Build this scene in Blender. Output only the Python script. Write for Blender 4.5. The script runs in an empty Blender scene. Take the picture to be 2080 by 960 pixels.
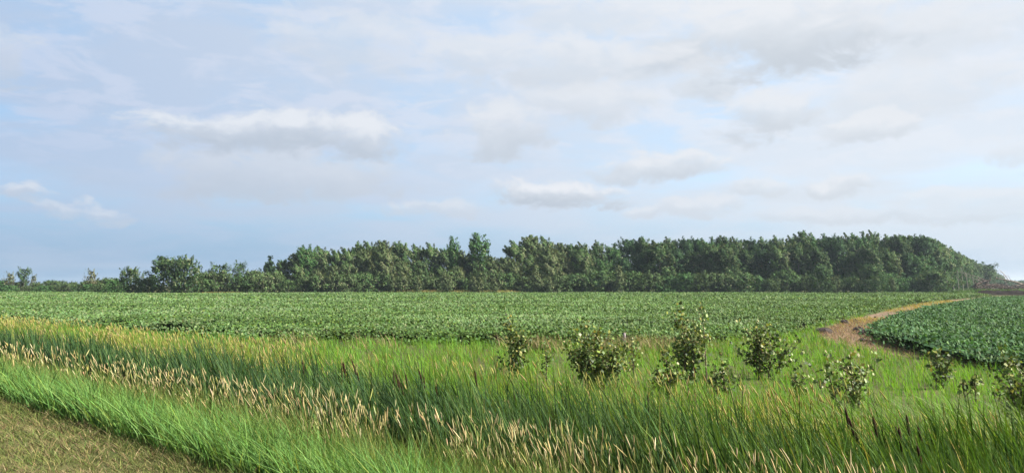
import bpy, math, random
import numpy as np
from mathutils import Vector

# ------------------------------------------------------------------ camera, light, exposure
SC = bpy.context.scene
COL = SC.collection
F, CX, YH, CAM_H = 1600.0, 1040.0, 578.0, 2.3          # focal length and horizon in photo pixels, eye height in metres
cam_data = bpy.data.cameras.new('camera')
cam_data.sensor_width = 36.0
cam_data.lens = 36.0 * F / 2080.0
cam_data.clip_start, cam_data.clip_end = 0.1, 20000.0
cam = bpy.data.objects.new('camera', cam_data)
COL.objects.link(cam)
PITCH = math.atan((YH - 480.0) / F)
cam.location = (0, 0, CAM_H)
cam.rotation_euler = (math.pi / 2 + PITCH, 0, 0)
SC.camera = cam
SC.view_settings.view_transform = 'Standard'
SC.view_settings.look = 'None'
SC.view_settings.exposure = 1.9
SC.view_settings.gamma = 1.0
SC.view_settings.use_curve_mapping = False
SC.cycles.max_bounces = 8
SC.cycles.transparent_max_bounces = 8
SC.cycles.volume_bounces = 0
SC.cycles.use_denoising = True

SUN_AZ, SUN_EL = math.radians(97.0), math.radians(40.0)   # clockwise from the view direction, above the horizon
sun_dir = Vector((math.sin(SUN_AZ) * math.cos(SUN_EL), math.cos(SUN_AZ) * math.cos(SUN_EL), math.sin(SUN_EL)))
sun_data = bpy.data.lights.new('sun', 'SUN')
sun_data.energy, sun_data.angle, sun_data.color = 5.0, math.radians(0.6), (1.0, 0.95, 0.85)
sun = bpy.data.objects.new('sun', sun_data)
sun.rotation_euler = sun_dir.to_track_quat('Z', 'Y').to_euler()
sun.location = (30, 10, 40)
COL.objects.link(sun)


def photo_dir(px, py):
    """azimuth (clockwise from the view direction) and elevation seen at a photo pixel, radians"""
    dx, up = (px - CX) / F, (480.0 - py) / F
    v = Vector((dx, math.cos(PITCH) - up * math.sin(PITCH), math.sin(PITCH) + up * math.cos(PITCH))).normalized()
    return math.atan2(v.x, v.y), math.asin(v.z)


def build_world():
    w = bpy.data.worlds.new('World')
    SC.world = w
    w.use_nodes = True
    nt = w.node_tree
    N, L = nt.nodes, nt.links
    N.clear()

    def link(a, b):
        L.new(a, b)

    def m(op, a, b=None, c=None, clamp=False):
        n = N.new('ShaderNodeMath')
        n.operation, n.use_clamp = op, clamp
        for i, v in enumerate((a, b, c)):
            if v is None:
                continue
            if isinstance(v, (int, float)):
                n.inputs[i].default_value = v
            else:
                link(v, n.inputs[i])
        return n.outputs[0]

    def step(x, lo, hi):
        n = N.new('ShaderNodeMapRange')
        n.interpolation_type = 'SMOOTHSTEP'
        for k, v in (('From Min', lo), ('From Max', hi), ('To Min', 0.0), ('To Max', 1.0)):
            n.inputs[k].default_value = v
        link(x, n.inputs['Value'])
        return n.outputs['Result']

    def noise(vec, scale, detail, rough=0.5, dist=0.0):
        n = N.new('ShaderNodeTexNoise')
        n.inputs['Scale'].default_value, n.inputs['Detail'].default_value = scale, detail
        n.inputs['Roughness'].default_value, n.inputs['Distortion'].default_value = rough, dist
        link(vec, n.inputs['Vector'])
        return n.outputs[0]

    def mix(f, a, b):
        n = N.new('ShaderNodeMix')
        n.data_type = 'RGBA'
        if isinstance(f, (int, float)):
            n.inputs[0].default_value = f
        else:
            link(f, n.inputs[0])
        for i, v in ((6, a), (7, b)):
            if isinstance(v, tuple):
                n.inputs[i].default_value = v
            else:
                link(v, n.inputs[i])
        return n.outputs[2]

    def comb(x, y, z):
        n = N.new('ShaderNodeCombineXYZ')
        for i, v in enumerate((x, y, z)):
            if isinstance(v, (int, float)):
                n.inputs[i].default_value = v
            else:
                link(v, n.inputs[i])
        return n.outputs[0]

    STR = 0.10

    def lin(r, g, b):      # a display colour (0-255) as radiance before exposure and strength
        f = lambda c: ((c / 255 + 0.055) / 1.055) ** 2.4 if c > 10 else c / 255 / 12.92
        k = 1.0 / (2 ** SC.view_settings.exposure) / STR
        return (f(r) * k, f(g) * k, f(b) * k, 1.0)

    tc = N.new('ShaderNodeTexCoord')
    sep = N.new('ShaderNodeSeparateXYZ')
    link(tc.outputs['Generated'], sep.inputs[0])
    x, y, z = sep.outputs
    zc = m('MAXIMUM', z, 0.0)
    az = m('ARCTAN2', x, y)
    el = m('ARCSINE', zc)
    sky = N.new('ShaderNodeTexSky')
    sky.sky_type, sky.sun_disc = 'NISHITA', False
    sky.sun_elevation, sky.sun_rotation = SUN_EL, SUN_AZ
    sky.air_density, sky.dust_density, sky.ozone_density = 1.0, 1.0, 1.6
    # the hazy summer air lightens the blue, most towards the sun
    dt = N.new('ShaderNodeVectorMath')
    dt.operation = 'DOT_PRODUCT'
    link(tc.outputs['Generated'], dt.inputs[0])
    dt.inputs[1].default_value = sun_dir
    toward = step(dt.outputs['Value'], -0.54, 0.40)
    hazecol = mix(toward, lin(146, 184, 221), lin(206, 225, 244))
    base = mix(0.86, sky.outputs[0], hazecol)
    # a deeper blue-grey band low over the horizon
    low = m('MULTIPLY', m('SUBTRACT', 1.0, step(el, 0.02, 0.13)), 0.85)
    base = mix(low, base, mix(toward, lin(140, 177, 210), lin(194, 212, 230)))
    # high veil, laid out on a flat layer overhead so that it foreshortens towards the horizon
    zz = m('ADD', zc, 0.16)
    flat = comb(m('DIVIDE', x, zz), m('DIVIDE', y, zz), 0.0)
    v1 = noise(flat, 1.15, 7, 0.56, 0.35)
    veil = step(v1, 0.34, 0.58)
    veilcol = mix(toward, lin(182, 199, 225), lin(228, 234, 242))
    veil = m('MULTIPLY', veil, m('MULTIPLY_ADD', step(el, 0.02, 0.11), 0.6, 0.4))
    skyc = mix(m('MULTIPLY', veil, 0.8), base, veilcol)
    v2 = noise(flat, 4.6, 9, 0.62, 0.5)
    puff = m('MULTIPLY', step(v2, 0.45, 0.60), step(el, 0.08, 0.22))
    skyc = mix(m('MULTIPLY', puff, 0.62), skyc, mix(toward, lin(200, 213, 237), lin(236, 240, 247)))
    # low stratus streaks
    st = noise(comb(m('MULTIPLY', az, 3.2), m('MULTIPLY', el, 30.0), 0.3), 1.0, 5, 0.55, 0.2)
    streak = m('MULTIPLY', step(st, 0.50, 0.70), m('SUBTRACT', 1.0, step(el, 0.09, 0.22)))
    skyc = mix(m('MULTIPLY', streak, 0.5), skyc, mix(toward, lin(186, 202, 223), lin(219, 227, 236)))
    # cumulus banks: one soft body each, with a ragged crest and a greyer base
    crd = comb(m('MULTIPLY', az, 9.0), m('MULTIPLY', el, 14.0), 0.0)
    n1 = N.new('ShaderNodeTexNoise')
    n1.inputs['Scale'].default_value, n1.inputs['Detail'].default_value, n1.inputs['Roughness'].default_value = 1.3, 8, 0.6
    link(crd, n1.inputs['Vector'])
    ns = N.new('ShaderNodeSeparateXYZ')
    link(n1.outputs['Color'], ns.inputs[0])
    ax = m('ADD', az, m('MULTIPLY', m('SUBTRACT', ns.outputs[0], 0.5), 0.14))
    ex = m('ADD', el, m('MULTIPLY', m('SUBTRACT', ns.outputs[1], 0.5), 0.055))
    n2 = noise(comb(m('MULTIPLY', az, 30.0), m('MULTIPLY', el, 46.0), 1.7), 1.0, 6, 0.6)
    ex = m('ADD', ex, m('MULTIPLY', m('SUBTRACT', n2, 0.5), 0.02))
    n3 = noise(comb(m('MULTIPLY', az, 15.0), m('MULTIPLY', el, 27.0), 4.1), 1.0, 9, 0.62, 0.5)
    rag = m('MULTIPLY', m('SUBTRACT', n3, 0.5), 3.0)
    clouds = [  # photo px: centre, half width, half height, opacity, white crest, grey base
        (590, 268, 270, 44, 0.85, 1.0, 1.0), (560, 350, 260, 60, 0.75, 0.15, 0.6), (1030, 265, 85, 45, 0.75, 0.7, 0.7),
        (1115, 393, 150, 28, 0.9, 1.0, 1.0), (1350, 338, 135, 30, 0.8, 0.8, 0.7), (1570, 232, 120, 48, 0.75, 0.6, 0.8),
        (1750, 266, 105, 26, 0.7, 0.7, 0.6), (1580, 60, 300, 90, 0.85, 0.7, 1.0), (1170, 130, 240, 45, 0.7, 0.7, 0.4),
        (1190, 205, 130, 45, 0.65, 0.6, 0.4), (1460, 160, 85, 48, 0.7, 0.6, 0.7), (1700, 366, 75, 20, 0.7, 0.7, 0.6),
        (1545, 386, 65, 18, 0.65, 0.6, 0.5), (2080, 300, 60, 32, 0.5, 0.5, 0.4), (30, 402, 85, 22, 0.7, 0.7, 0.3),
        (180, 432, 95, 20, 0.55, 0.6, 0.3), (900, 426, 110, 22, 0.6, 0.6, 0.4), (1400, 422, 110, 18, 0.6, 0.5, 0.5),
        (1800, 432, 300, 22, 0.5, 0.2, 0.8), (20, 120, 70, 50, 0.5, 0.5, 0.3), (1950, 400, 160, 30, 0.5, 0.5, 0.4),
        (1850, 180, 190, 60, 0.5, 0.5, 0.3), (1900, 60, 200, 70, 0.6, 0.6, 0.3), (1250, 30, 180, 50, 0.6, 0.8, 0.1), (1000, 120, 150, 45, 0.55, 0.6, 0.2), (700, 90, 160, 60, 0.45, 0.6, 0.1)]
    body = crest = under = None
    for (px, py, hw, hh, op, wt, gr) in clouds:
        a0, e0 = photo_dir(px, py)
        hw, hh, op = hw * 1.12, hh * 1.15, min(1.0, op * 1.12)
        wa, he = hw / F * math.cos(a0) ** 2, hh / F * math.cos(a0)
        dx = m('DIVIDE', m('SUBTRACT', ax, a0), wa)
        dy = m('DIVIDE', m('SUBTRACT', ex, e0), he)
        rr = m('ADD', m('MULTIPLY', dx, dx), m('MULTIPLY', dy, dy))
        b = m('MULTIPLY', step(m('SUBTRACT', rag, m('MULTIPLY', rr, 0.8)), -1.0, -0.1), op)
        hi = step(m('ADD', dy, m('MULTIPLY', rag, 0.35)), -0.05, 0.5)
        c = m('MULTIPLY', m('MULTIPLY', b, hi), wt)
        u = m('MULTIPLY', m('MULTIPLY', b, m('SUBTRACT', 1.0, step(m('ADD', dy, m('MULTIPLY', rag, 0.25)), -0.7, 0.3))), gr)
        body = b if body is None else m('MAXIMUM', body, b)
        crest = c if crest is None else m('MAXIMUM', crest, c)
        under = u if under is None else m('MAXIMUM', under, u)
    skyc = mix(body, skyc, mix(toward, lin(198, 209, 225), lin(226, 232, 239)))
    skyc = mix(m('MULTIPLY', under, 0.92), skyc, mix(toward, lin(174, 189, 208), lin(199, 208, 218)))
    skyc = mix(m('MULTIPLY', crest, 0.9), skyc, mix(toward, lin(228, 235, 244), lin(241, 243, 247)))
    bg = N.new('ShaderNodeBackground')
    bg.inputs['Strength'].default_value = STR
    link(skyc, bg.inputs['Color'])
    out = N.new('ShaderNodeOutputWorld')
    link(bg.outputs[0], out.inputs['Surface'])


build_world()

# ------------------------------------------------------------------ helpers
RNG = np.random.default_rng(7)
UN = np.array((0.677, 0.736))        # away from the road, towards the field
UT = np.array((-0.736, 0.677))       # along the road, away into the distance


def ground_z(x, y):
    s = UN[0] * np.asarray(x) + UN[1] * np.asarray(y)
    return np.interp(s, (-40, 1.5, 5.2, 6.5, 8.0, 9.2, 12.0, 14.0, 17.0, 22.0), (0.05, 0.0, -0.20, -0.40, -0.68, -0.85, -0.85, -0.66, -0.50, -0.40))


def ray(px, py):
    dx, up = (px - CX) / F, (480.0 - py) / F
    return np.array((dx, math.cos(PITCH) - up * math.sin(PITCH), math.sin(PITCH) + up * math.cos(PITCH)))


def at_z(px, py, z):
    """the place seen at a photo pixel on the level z"""
    r = ray(px, py)
    k = (z - CAM_H) / r[2]
    return np.array((r[0] * k, r[1] * k))


def at_d(px, d):
    return np.array(((px - CX) / F * d, d))


def over_ground(px, py, h):
    """the place where a thing h metres above the ground is seen at a photo pixel"""
    r = ray(px, py)
    last = None
    for d in np.arange(4.0, 400.0, 0.05):
        k = d / r[1]
        if CAM_H + r[2] * k <= ground_z(r[0] * k, d) + h:
            return np.array((r[0] * k, d))
    return np.array((r[0] * 200, 200.0))


def height_px(d, py, zb):
    """height above zb of something d metres away whose top is at photo row py"""
    r = ray(CX, py)
    return CAM_H + r[2] / r[1] * d - zb


def tag(o, label=None, cat=None, group=None, kind=None):
    for k, v in (('label', label), ('category', cat), ('group', group), ('kind', kind)):
        if v:
            o[k] = v
    return o


def empty(name, loc, rz=0.0):
    o = bpy.data.objects.new(name, None)
    o.empty_display_size = 0.2
    o.location = loc
    o.rotation_euler.z = rz
    COL.objects.link(o)
    return o


def mesh(name, verts, quads, mat, parent=None, cols=None, tris=None, smooth=True):
    me = bpy.data.meshes.new(name)
    verts = np.asarray(verts, dtype=np.float32).reshape(-1, 3)
    loops, starts, pos = [], [], 0
    for arr, k in ((quads, 4), (tris, 3)):
        if arr is None or len(arr) == 0:
            continue
        a = np.asarray(arr, dtype=np.int32).reshape(-1, k)
        loops.append(a.ravel())
        starts.append(pos + np.arange(len(a), dtype=np.int32) * k)
        pos += a.size
    loops, starts = np.concatenate(loops), np.concatenate(starts)
    me.vertices.add(len(verts))
    me.vertices.foreach_set('co', verts.ravel())
    me.loops.add(len(loops))
    me.loops.foreach_set('vertex_index', loops)
    me.polygons.add(len(starts))
    me.polygons.foreach_set('loop_start', starts)
    if not smooth:
        me.polygons.foreach_set('use_smooth', np.zeros(len(starts), dtype=bool))
    if cols is not None:
        c = np.ones((len(verts), 4), dtype=np.float32)
        c[:, :3] = cols
        ca = me.color_attributes.new('tint', 'FLOAT_COLOR', 'POINT')
        ca.data.foreach_set('color', c.ravel())
    me.update(calc_edges=True)
    me.materials.append(mat)
    o = bpy.data.objects.new(name, me)
    COL.objects.link(o)
    if parent is not None:
        o.parent = parent
    return o


class Geo:
    """collects quads with a tint per vertex"""
    def __init__(self):
        self.v, self.q, self.c, self.n = [], [], [], 0

    def add(self, v, q, c):
        v = np.asarray(v, dtype=np.float32).reshape(-1, 3)
        self.v.append(v)
        self.q.append(np.asarray(q, dtype=np.int64).reshape(-1, 4) + self.n)
        c = np.asarray(c, dtype=np.float32)
        self.c.append(np.broadcast_to(c, (len(v), 3)) if c.ndim == 1 else c)
        self.n += len(v)

    def build(self, name, mat, parent=None, smooth=True):
        return mesh(name, np.concatenate(self.v), np.concatenate(self.q), mat, parent, np.concatenate(self.c), smooth=smooth)


def tints(n, choices, jitter=0.18, rng=None):
    """n colours drawn from weighted base colours"""
    rng = rng or RNG
    w = np.array([c[3] for c in choices], dtype=float)
    idx = rng.choice(len(choices), n, p=w / w.sum())
    base = np.array([c[:3] for c in choices])[idx]
    return 0.8 * base * (1 + jitter * rng.standard_normal((n, 1))).clip(0.5, 1.6) * (1 + 0.06 * rng.standard_normal((n, 3)))


def blades(geo, xy, z, h, w, lean, bend, face, col, nseg=3, taper=1.6, droop=0.0):
    """flat leaves growing from the ground: lean (n,2) is the sideways travel of the tip as a share of the height"""
    n = len(xy)
    if n == 0:
        return
    sd = np.stack((np.cos(face), np.sin(face), np.zeros(n)), 1)
    rings = []
    for k in range(nseg + 1):
        t = k / nseg
        p = np.empty((n, 3))
        tt = (1 - bend) * t + bend * t * t
        p[:, 0] = xy[:, 0] + lean[:, 0] * h * tt
        p[:, 1] = xy[:, 1] + lean[:, 1] * h * tt
        p[:, 2] = z + h * (t - droop * t ** 3)
        ww = (w * max(0.04, 1 - t ** taper) * (0.75 + 0.25 * min(1.0, 3 * t)) * 0.5)[:, None]
        rings.append(p - sd * ww)
        rings.append(p + sd * ww)
    v = np.stack(rings, 1)
    base = np.arange(n)[:, None] * (2 * (nseg + 1))
    q = np.concatenate([np.stack((base[:, 0] + 2 * k, base[:, 0] + 2 * k + 1, base[:, 0] + 2 * k + 3, base[:, 0] + 2 * k + 2), 1) for k in range(nseg)])
    geo.add(v, q, np.repeat(col, 2 * (nseg + 1), axis=0))


def spindles(geo, p0, p1, r, col, prof=(0.35, 1.0, 0.8, 0.08), sides=4):
    """seed heads: tapered bodies from p0 to p1"""
    n = len(p0)
    if n == 0:
        return
    ax = p1 - p0
    ax = ax / np.linalg.norm(ax, axis=1, keepdims=True)
    e1 = np.cross(ax, np.array((0.3, 0.9, 0.1)))
    e1 /= np.linalg.norm(e1, axis=1, keepdims=True)
    e2 = np.cross(ax, e1)
    m = len(prof)
    rings = []
    for k, f in enumerate(prof):
        c = p0 + (p1 - p0) * (k / (m - 1))
        for j in range(sides):
            a = 2 * math.pi * j / sides
            rings.append(c + (e1 * math.cos(a) + e2 * math.sin(a)) * (r * f)[:, None])
    v = np.stack(rings, 1)
    b = np.arange(n) * (m * sides)
    qs = []
    for k in range(m - 1):
        for j in range(sides):
            j2 = (j + 1) % sides
            qs.append(np.stack((b + k * sides + j, b + k * sides + j2, b + (k + 1) * sides + j2, b + (k + 1) * sides + j), 1))
    geo.add(v, np.concatenate(qs), np.repeat(col, m * sides, axis=0))


def leaf_quads(geo, p, nrm, size, col, rng, aspect=0.62, fold=0.18):
    """kite shaped leaves: four corners, a little folded"""
    n = len(p)
    if n == 0:
        return
    nrm = nrm / np.linalg.norm(nrm, axis=1, keepdims=True)
    r = rng.standard_normal((n, 3))
    e1 = np.cross(nrm, r)
    e1 /= np.linalg.norm(e1, axis=1, keepdims=True) + 1e-9
    e2 = np.cross(nrm, e1)
    s = size[:, None] * 0.5
    v = np.stack((p - e1 * s, p + e2 * s * aspect + nrm * s * fold, p + e1 * s, p - e2 * s * aspect + nrm * s * fold), 1)
    geo.add(v, np.arange(n * 4).reshape(n, 4), np.repeat(col, 4, axis=0))


def tube(geo, pts, radii, col, sides=6):
    pts = np.asarray(pts, dtype=float)
    m = len(pts)
    tn = np.gradient(pts, axis=0)
    tn /= np.linalg.norm(tn, axis=1, keepdims=True) + 1e-9
    ref = np.array((0.31, 0.9, 0.17))
    e1 = np.cross(tn, ref)
    e1 /= np.linalg.norm(e1, axis=1, keepdims=True) + 1e-9
    e2 = np.cross(tn, e1)
    a = np.arange(sides) * 2 * math.pi / sides
    v = pts[:, None, :] + (e1[:, None, :] * np.cos(a)[None, :, None] + e2[:, None, :] * np.sin(a)[None, :, None]) * np.asarray(radii)[:, None, None]
    q = []
    for k in range(m - 1):
        for j in range(sides):
            j2 = (j + 1) % sides
            q.append((k * sides + j, k * sides + j2, (k + 1) * sides + j2, (k + 1) * sides + j))
    geo.add(v, q, np.asarray(col, dtype=float))


def vnoise(x, y, seed=0):
    """smooth value noise, 0..1"""
    x, y = np.asarray(x, dtype=float), np.asarray(y, dtype=float)
    xi, yi = np.floor(x).astype(np.int64), np.floor(y).astype(np.int64)
    fx, fy = x - xi, y - yi
    fx, fy = fx * fx * (3 - 2 * fx), fy * fy * (3 - 2 * fy)

    def hsh(i, j):
        k = (i * 374761393 + j * 668265263 + seed * 1442695041) & 0x7fffffff
        k = ((k ^ (k >> 13)) * 1274126177) & 0x7fffffff
        return ((k ^ (k >> 16)) & 0xffff) / 65535.0
    return (hsh(xi, yi) * (1 - fx) + hsh(xi + 1, yi) * fx) * (1 - fy) + (hsh(xi, yi + 1) * (1 - fx) + hsh(xi + 1, yi + 1) * fx) * fy


def fbm(x, y, seed=0, oct=3):
    return sum(vnoise(x * 2 ** k, y * 2 ** k, seed + k) * 0.5 ** k for k in range(oct)) / sum(0.5 ** k for k in range(oct))


def inside(poly, x, y):
    poly = np.asarray(poly)
    res = np.zeros(len(x), dtype=bool)
    j = len(poly) - 1
    for i in range(len(poly)):
        xi, yi, xj, yj = *poly[i], *poly[j]
        c = ((yi > y) != (yj > y)) & (x < (xj - xi) * (y - yi) / (yj - yi + 1e-12) + xi)
        res ^= c
        j = i
    return res


def in_view(x, y, lo=4.5, k=0.74, add=2.5):
    return (y > lo) & (np.abs(x) < k * y + add)


def scatter_band(s0, s1, dens, dref=9.0, fall=1.3, t0=-16, t1=95):
    """points of a strip along the road; fewer and (by the returned factor) wider ones far away"""
    n = int((s1 - s0) * (t1 - t0) * dens)
    s, t = RNG.uniform(s0, s1, n), RNG.uniform(t0, t1, n)
    x, y = UN[0] * s + UT[0] * t, UN[1] * s + UT[1] * t
    d = np.hypot(x, y)
    keep = np.minimum(1.0, (dref / np.maximum(d, 1)) ** fall)
    ok = in_view(x, y) & (RNG.random(n) < keep)
    return np.stack((x, y), 1)[ok], s[ok], keep[ok] ** -0.55


def tufted(xy, per, sig):
    """gather points into tufts; gives the new points, the way each leans out of its tuft, and a height factor per tuft"""
    n = len(xy)
    order = np.lexsort((np.round(xy[:, 0] / 0.25), np.round(xy[:, 1] / 0.25)))
    grp = np.empty(n, dtype=int)
    grp[order] = np.arange(n) // per
    m = grp.max() + 1
    first = np.zeros(m, dtype=int)
    first[grp] = np.arange(n)
    r = sig[grp] if isinstance(sig, np.ndarray) else sig
    off = RNG.normal(0, 1, (n, 2))
    new = 0.15 * xy + 0.85 * xy[first[grp]] + off * r
    fac = RNG.normal(1.0, 0.16, m).clip(0.6, 1.4)[grp]
    return new, off, fac


# ------------------------------------------------------------------ materials
def new_mat(name):
    mt = bpy.data.materials.new(name)
    mt.use_nodes = True
    return mt, mt.node_tree, mt.node_tree.nodes['Principled BSDF'], mt.node_tree.nodes['Material Output']


def leaf_mat(name, trans=0.35, rough=0.55, spec=0.25, warm=(1.15, 1.1, 0.6)):
    mt, nt, bs, out = new_mat(name)
    at = nt.nodes.new('ShaderNodeAttribute')
    at.attribute_name = 'tint'
    nt.links.new(at.outputs['Color'], bs.inputs['Base Color'])
    bs.inputs['Roughness'].default_value = rough
    bs.inputs['Specular IOR Level'].default_value = spec
    tr = nt.nodes.new('ShaderNodeBsdfTranslucent')
    mul = nt.nodes.new('ShaderNodeMix')
    mul.data_type, mul.blend_type = 'RGBA', 'MULTIPLY'
    mul.inputs[0].default_value = 1.0
    nt.links.new(at.outputs['Color'], mul.inputs[6])
    mul.inputs[7].default_value = (*warm, 1)
    nt.links.new(mul.outputs[2], tr.inputs['Color'])
    mx = nt.nodes.new('ShaderNodeMixShader')
    mx.inputs[0].default_value = trans
    nt.links.new(bs.outputs[0], mx.inputs[1])
    nt.links.new(tr.outputs[0], mx.inputs[2])
    nt.links.new(mx.outputs[0], out.inputs['Surface'])
    return mt


def tint_mat(name, rough=0.85, spec=0.2, bump=0.0, scale=8.0):
    mt, nt, bs, out = new_mat(name)
    at = nt.nodes.new('ShaderNodeAttribute')
    at.attribute_name = 'tint'
    nz = nt.nodes.new('ShaderNodeTexNoise')
    nz.inputs['Scale'].default_value, nz.inputs['Detail'].default_value = scale, 6
    tcn = nt.nodes.new('ShaderNodeTexCoord')
    nt.links.new(tcn.outputs['Object'], nz.inputs['Vector'])
    mr = nt.nodes.new('ShaderNodeMapRange')
    mr.inputs['To Min'].default_value, mr.inputs['To Max'].default_value = 0.6, 1.4
    nt.links.new(nz.outputs[0], mr.inputs[0])
    mul = nt.nodes.new('ShaderNodeVectorMath')
    mul.operation = 'SCALE'
    nt.links.new(at.outputs['Color'], mul.inputs[0])
    nt.links.new(mr.outputs[0], mul.inputs['Scale'])
    nt.links.new(mul.outputs[0], bs.inputs['Base Color'])
    bs.inputs['Roughness'].default_value = rough
    bs.inputs['Specular IOR Level'].default_value = spec
    if bump:
        bp = nt.nodes.new('ShaderNodeBump')
        bp.inputs['Strength'].default_value = bump
        bp.inputs['Distance'].default_value = 0.1
        nt.links.new(nz.outputs[0], bp.inputs['Height'])
        nt.links.new(bp.outputs[0], bs.inputs['Normal'])
    return mt


def soil_mat(name, cols, scale=1.0):
    """patchy earth: two noises over three colours, in world metres"""
    mt, nt, bs, out = new_mat(name)
    tcn = nt.nodes.new('ShaderNodeTexCoord')
    a = nt.nodes.new('ShaderNodeTexNoise')
    a.inputs['Scale'].default_value, a.inputs['Detail'].default_value, a.inputs['Roughness'].default_value = 0.6 * scale, 8, 0.65
    b = nt.nodes.new('ShaderNodeTexNoise')
    b.inputs['Scale'].default_value, b.inputs['Detail'].default_value = 9.0 * scale, 6
    for n in (a, b):
        nt.links.new(tcn.outputs['Object'], n.inputs['Vector'])
    mxn = nt.nodes.new('ShaderNodeMath')
    mxn.operation = 'MULTIPLY_ADD'
    mxn.inputs[1].default_value, mxn.inputs[2].default_value = 0.45, 0.0
    nt.links.new(b.outputs[0], mxn.inputs[0])
    ad = nt.nodes.new('ShaderNodeMath')
    ad.operation = 'MULTIPLY_ADD'
    ad.inputs[1].default_value = 0.55
    nt.links.new(a.outputs[0], ad.inputs[0])
    nt.links.new(mxn.outputs[0], ad.inputs[2])
    rp = nt.nodes.new('ShaderNodeValToRGB')
    rp.color_ramp.elements[0].position, rp.color_ramp.elements[1].position = 0.36, 0.64
    rp.color_ramp.elements[0].color, rp.color_ramp.elements[1].color = (*cols[0], 1), (*cols[2], 1)
    e = rp.color_ramp.elements.new(0.5)
    e.color = (*cols[1], 1)
    nt.links.new(ad.outputs[0], rp.inputs[0])
    nt.links.new(rp.outputs[0], bs.inputs['Base Color'])
    bs.inputs['Roughness'].default_value = 0.95
    bs.inputs['Specular IOR Level'].default_value = 0.1
    bp = nt.nodes.new('ShaderNodeBump')
    bp.inputs['Strength'].default_value, bp.inputs['Distance'].default_value = 0.6, 0.08
    nt.links.new(b.outputs[0], bp.inputs['Height'])
    nt.links.new(bp.outputs[0], bs.inputs['Normal'])
    return mt


M_GRASS = leaf_mat('grass_blades', 0.42, 0.75, 0.06, (1.2, 1.15, 0.5))
M_DRY = leaf_mat('dry_grass', 0.25, 0.8, 0.05, (1.05, 1.0, 0.85))
M_REED = leaf_mat('reed_leaves', 0.34, 0.7, 0.08, (1.2, 1.15, 0.5))
M_CROP = leaf_mat('crop_leaves', 0.28, 0.7, 0.08)
M_TREE = leaf_mat('tree_leaves', 0.20, 0.75, 0.05)
M_SAPL = leaf_mat('sapling_leaves', 0.30, 0.55, 0.2)
M_BARK = tint_mat('bark', 0.9, 0.15, 0.5, 6.0)
M_WOOD = tint_mat('dead_wood', 0.9, 0.1, 0.6, 3.0)
M_CLOD = tint_mat('soil_clod', 0.95, 0.1, 0.9, 12.0)
M_SPIKE = tint_mat('cattail_spike', 0.95, 0.05, 0.3, 60.0)
M_GROUND = soil_mat('thatch_and_earth', ((0.030, 0.034, 0.012), (0.050, 0.055, 0.018), (0.085, 0.080, 0.030)))
M_DIRT = soil_mat('dry_dirt', ((0.040, 0.030, 0.024), (0.110, 0.076, 0.050), (0.185, 0.130, 0.080)), 1.6)
M_RIDGE = soil_mat('dark_earth', ((0.008, 0.0065, 0.006), (0.016, 0.013, 0.012), (0.030, 0.024, 0.020)))

M_RIDGE.node_tree.nodes['Principled BSDF'].inputs['Specular IOR Level'].default_value = 0.0

# ------------------------------------------------------------------ setting: ground, dirt path, soil ridge
def axis(fine, step, far, g):
    a = list(np.arange(0, fine, step))
    while a[-1] < far:
        a.append(a[-1] + max(step, (a[-1] - fine + step) * g))
    return np.array(a)


gx = axis(34, 0.7, 2600, 0.35)
gx = np.concatenate((-gx[:0:-1], gx))
gy = np.concatenate((-axis(6, 1.5, 2600, 0.5)[:0:-1], axis(70, 0.7, 2600, 0.35)))
GX, GY = np.meshgrid(gx, gy)
GZ = ground_z(GX, GY)
nx, ny = len(gx), len(gy)
ii = (np.arange(ny - 1)[:, None] * nx + np.arange(nx - 1)[None, :]).ravel()
tag(mesh('ground', np.stack((GX, GY, GZ), -1).reshape(-1, 3), np.stack((ii, ii + 1, ii + nx + 1, ii + nx), 1), M_GROUND), kind='structure')

# outlines on the ground, read off the photograph and laid on their own level
Z_FIELD, Z_TOP = -0.40, 0.08
near_edge = [at_z(px, py, Z_TOP - 0.15) for px, py in
             ((-900, 606), (-400, 620), (0, 641), (250, 660), (500, 676), (800, 683), (1040, 688), (1300, 688), (1450, 684), (1600, 668), (1690, 646))]
path_side = [at_z(px, py, Z_FIELD) for px, py in ((1760, 639), (1850, 619), (1930, 609), (2010, 602))]
far_edge = [at_d(px, d) for px, d in ((2030, 172), (1960, 206), (1880, 214), (1040, 216), (760, 212), (540, 205), (370, 196), (200, 210), (0, 250), (-500, 320))]
FIELD_A = near_edge + path_side + far_edge
DIRT = [at_z(px, py, Z_FIELD) for px, py in
        ((1655, 678), (1700, 660), (1760, 641), (1850, 620), (1930, 609), (2000, 603), (2060, 600), (2110, 600), (2100, 605), (2000, 611), (1920, 624),
         (1850, 646), (1810, 668), (1812, 690), (1880, 714), (1960, 728), (2080, 740), (2400, 772), (2400, 800), (2080, 756), (1950, 744), (1850, 727), (1750, 709), (1690, 694))]
FIELD_B = [at_z(px, py, Z_TOP - 0.1) for px, py in
           ((1775, 664), (1830, 642), (1900, 623), (1990, 608), (2100, 601), (2500, 601), (3000, 640), (2500, 775), (2080, 738), (1960, 722), (1880, 704), (1800, 684))]


def sheet(name, poly, z, mat):
    from mathutils.geometry import tessellate_polygon
    t = tessellate_polygon([[Vector((p[0], p[1], 0)) for p in poly]])
    return mesh(name, [(p[0], p[1], z) for p in poly], None, mat, tris=t)


tag(sheet('dirt_path', DIRT, Z_FIELD + 0.006, M_DIRT), kind='structure')


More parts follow.
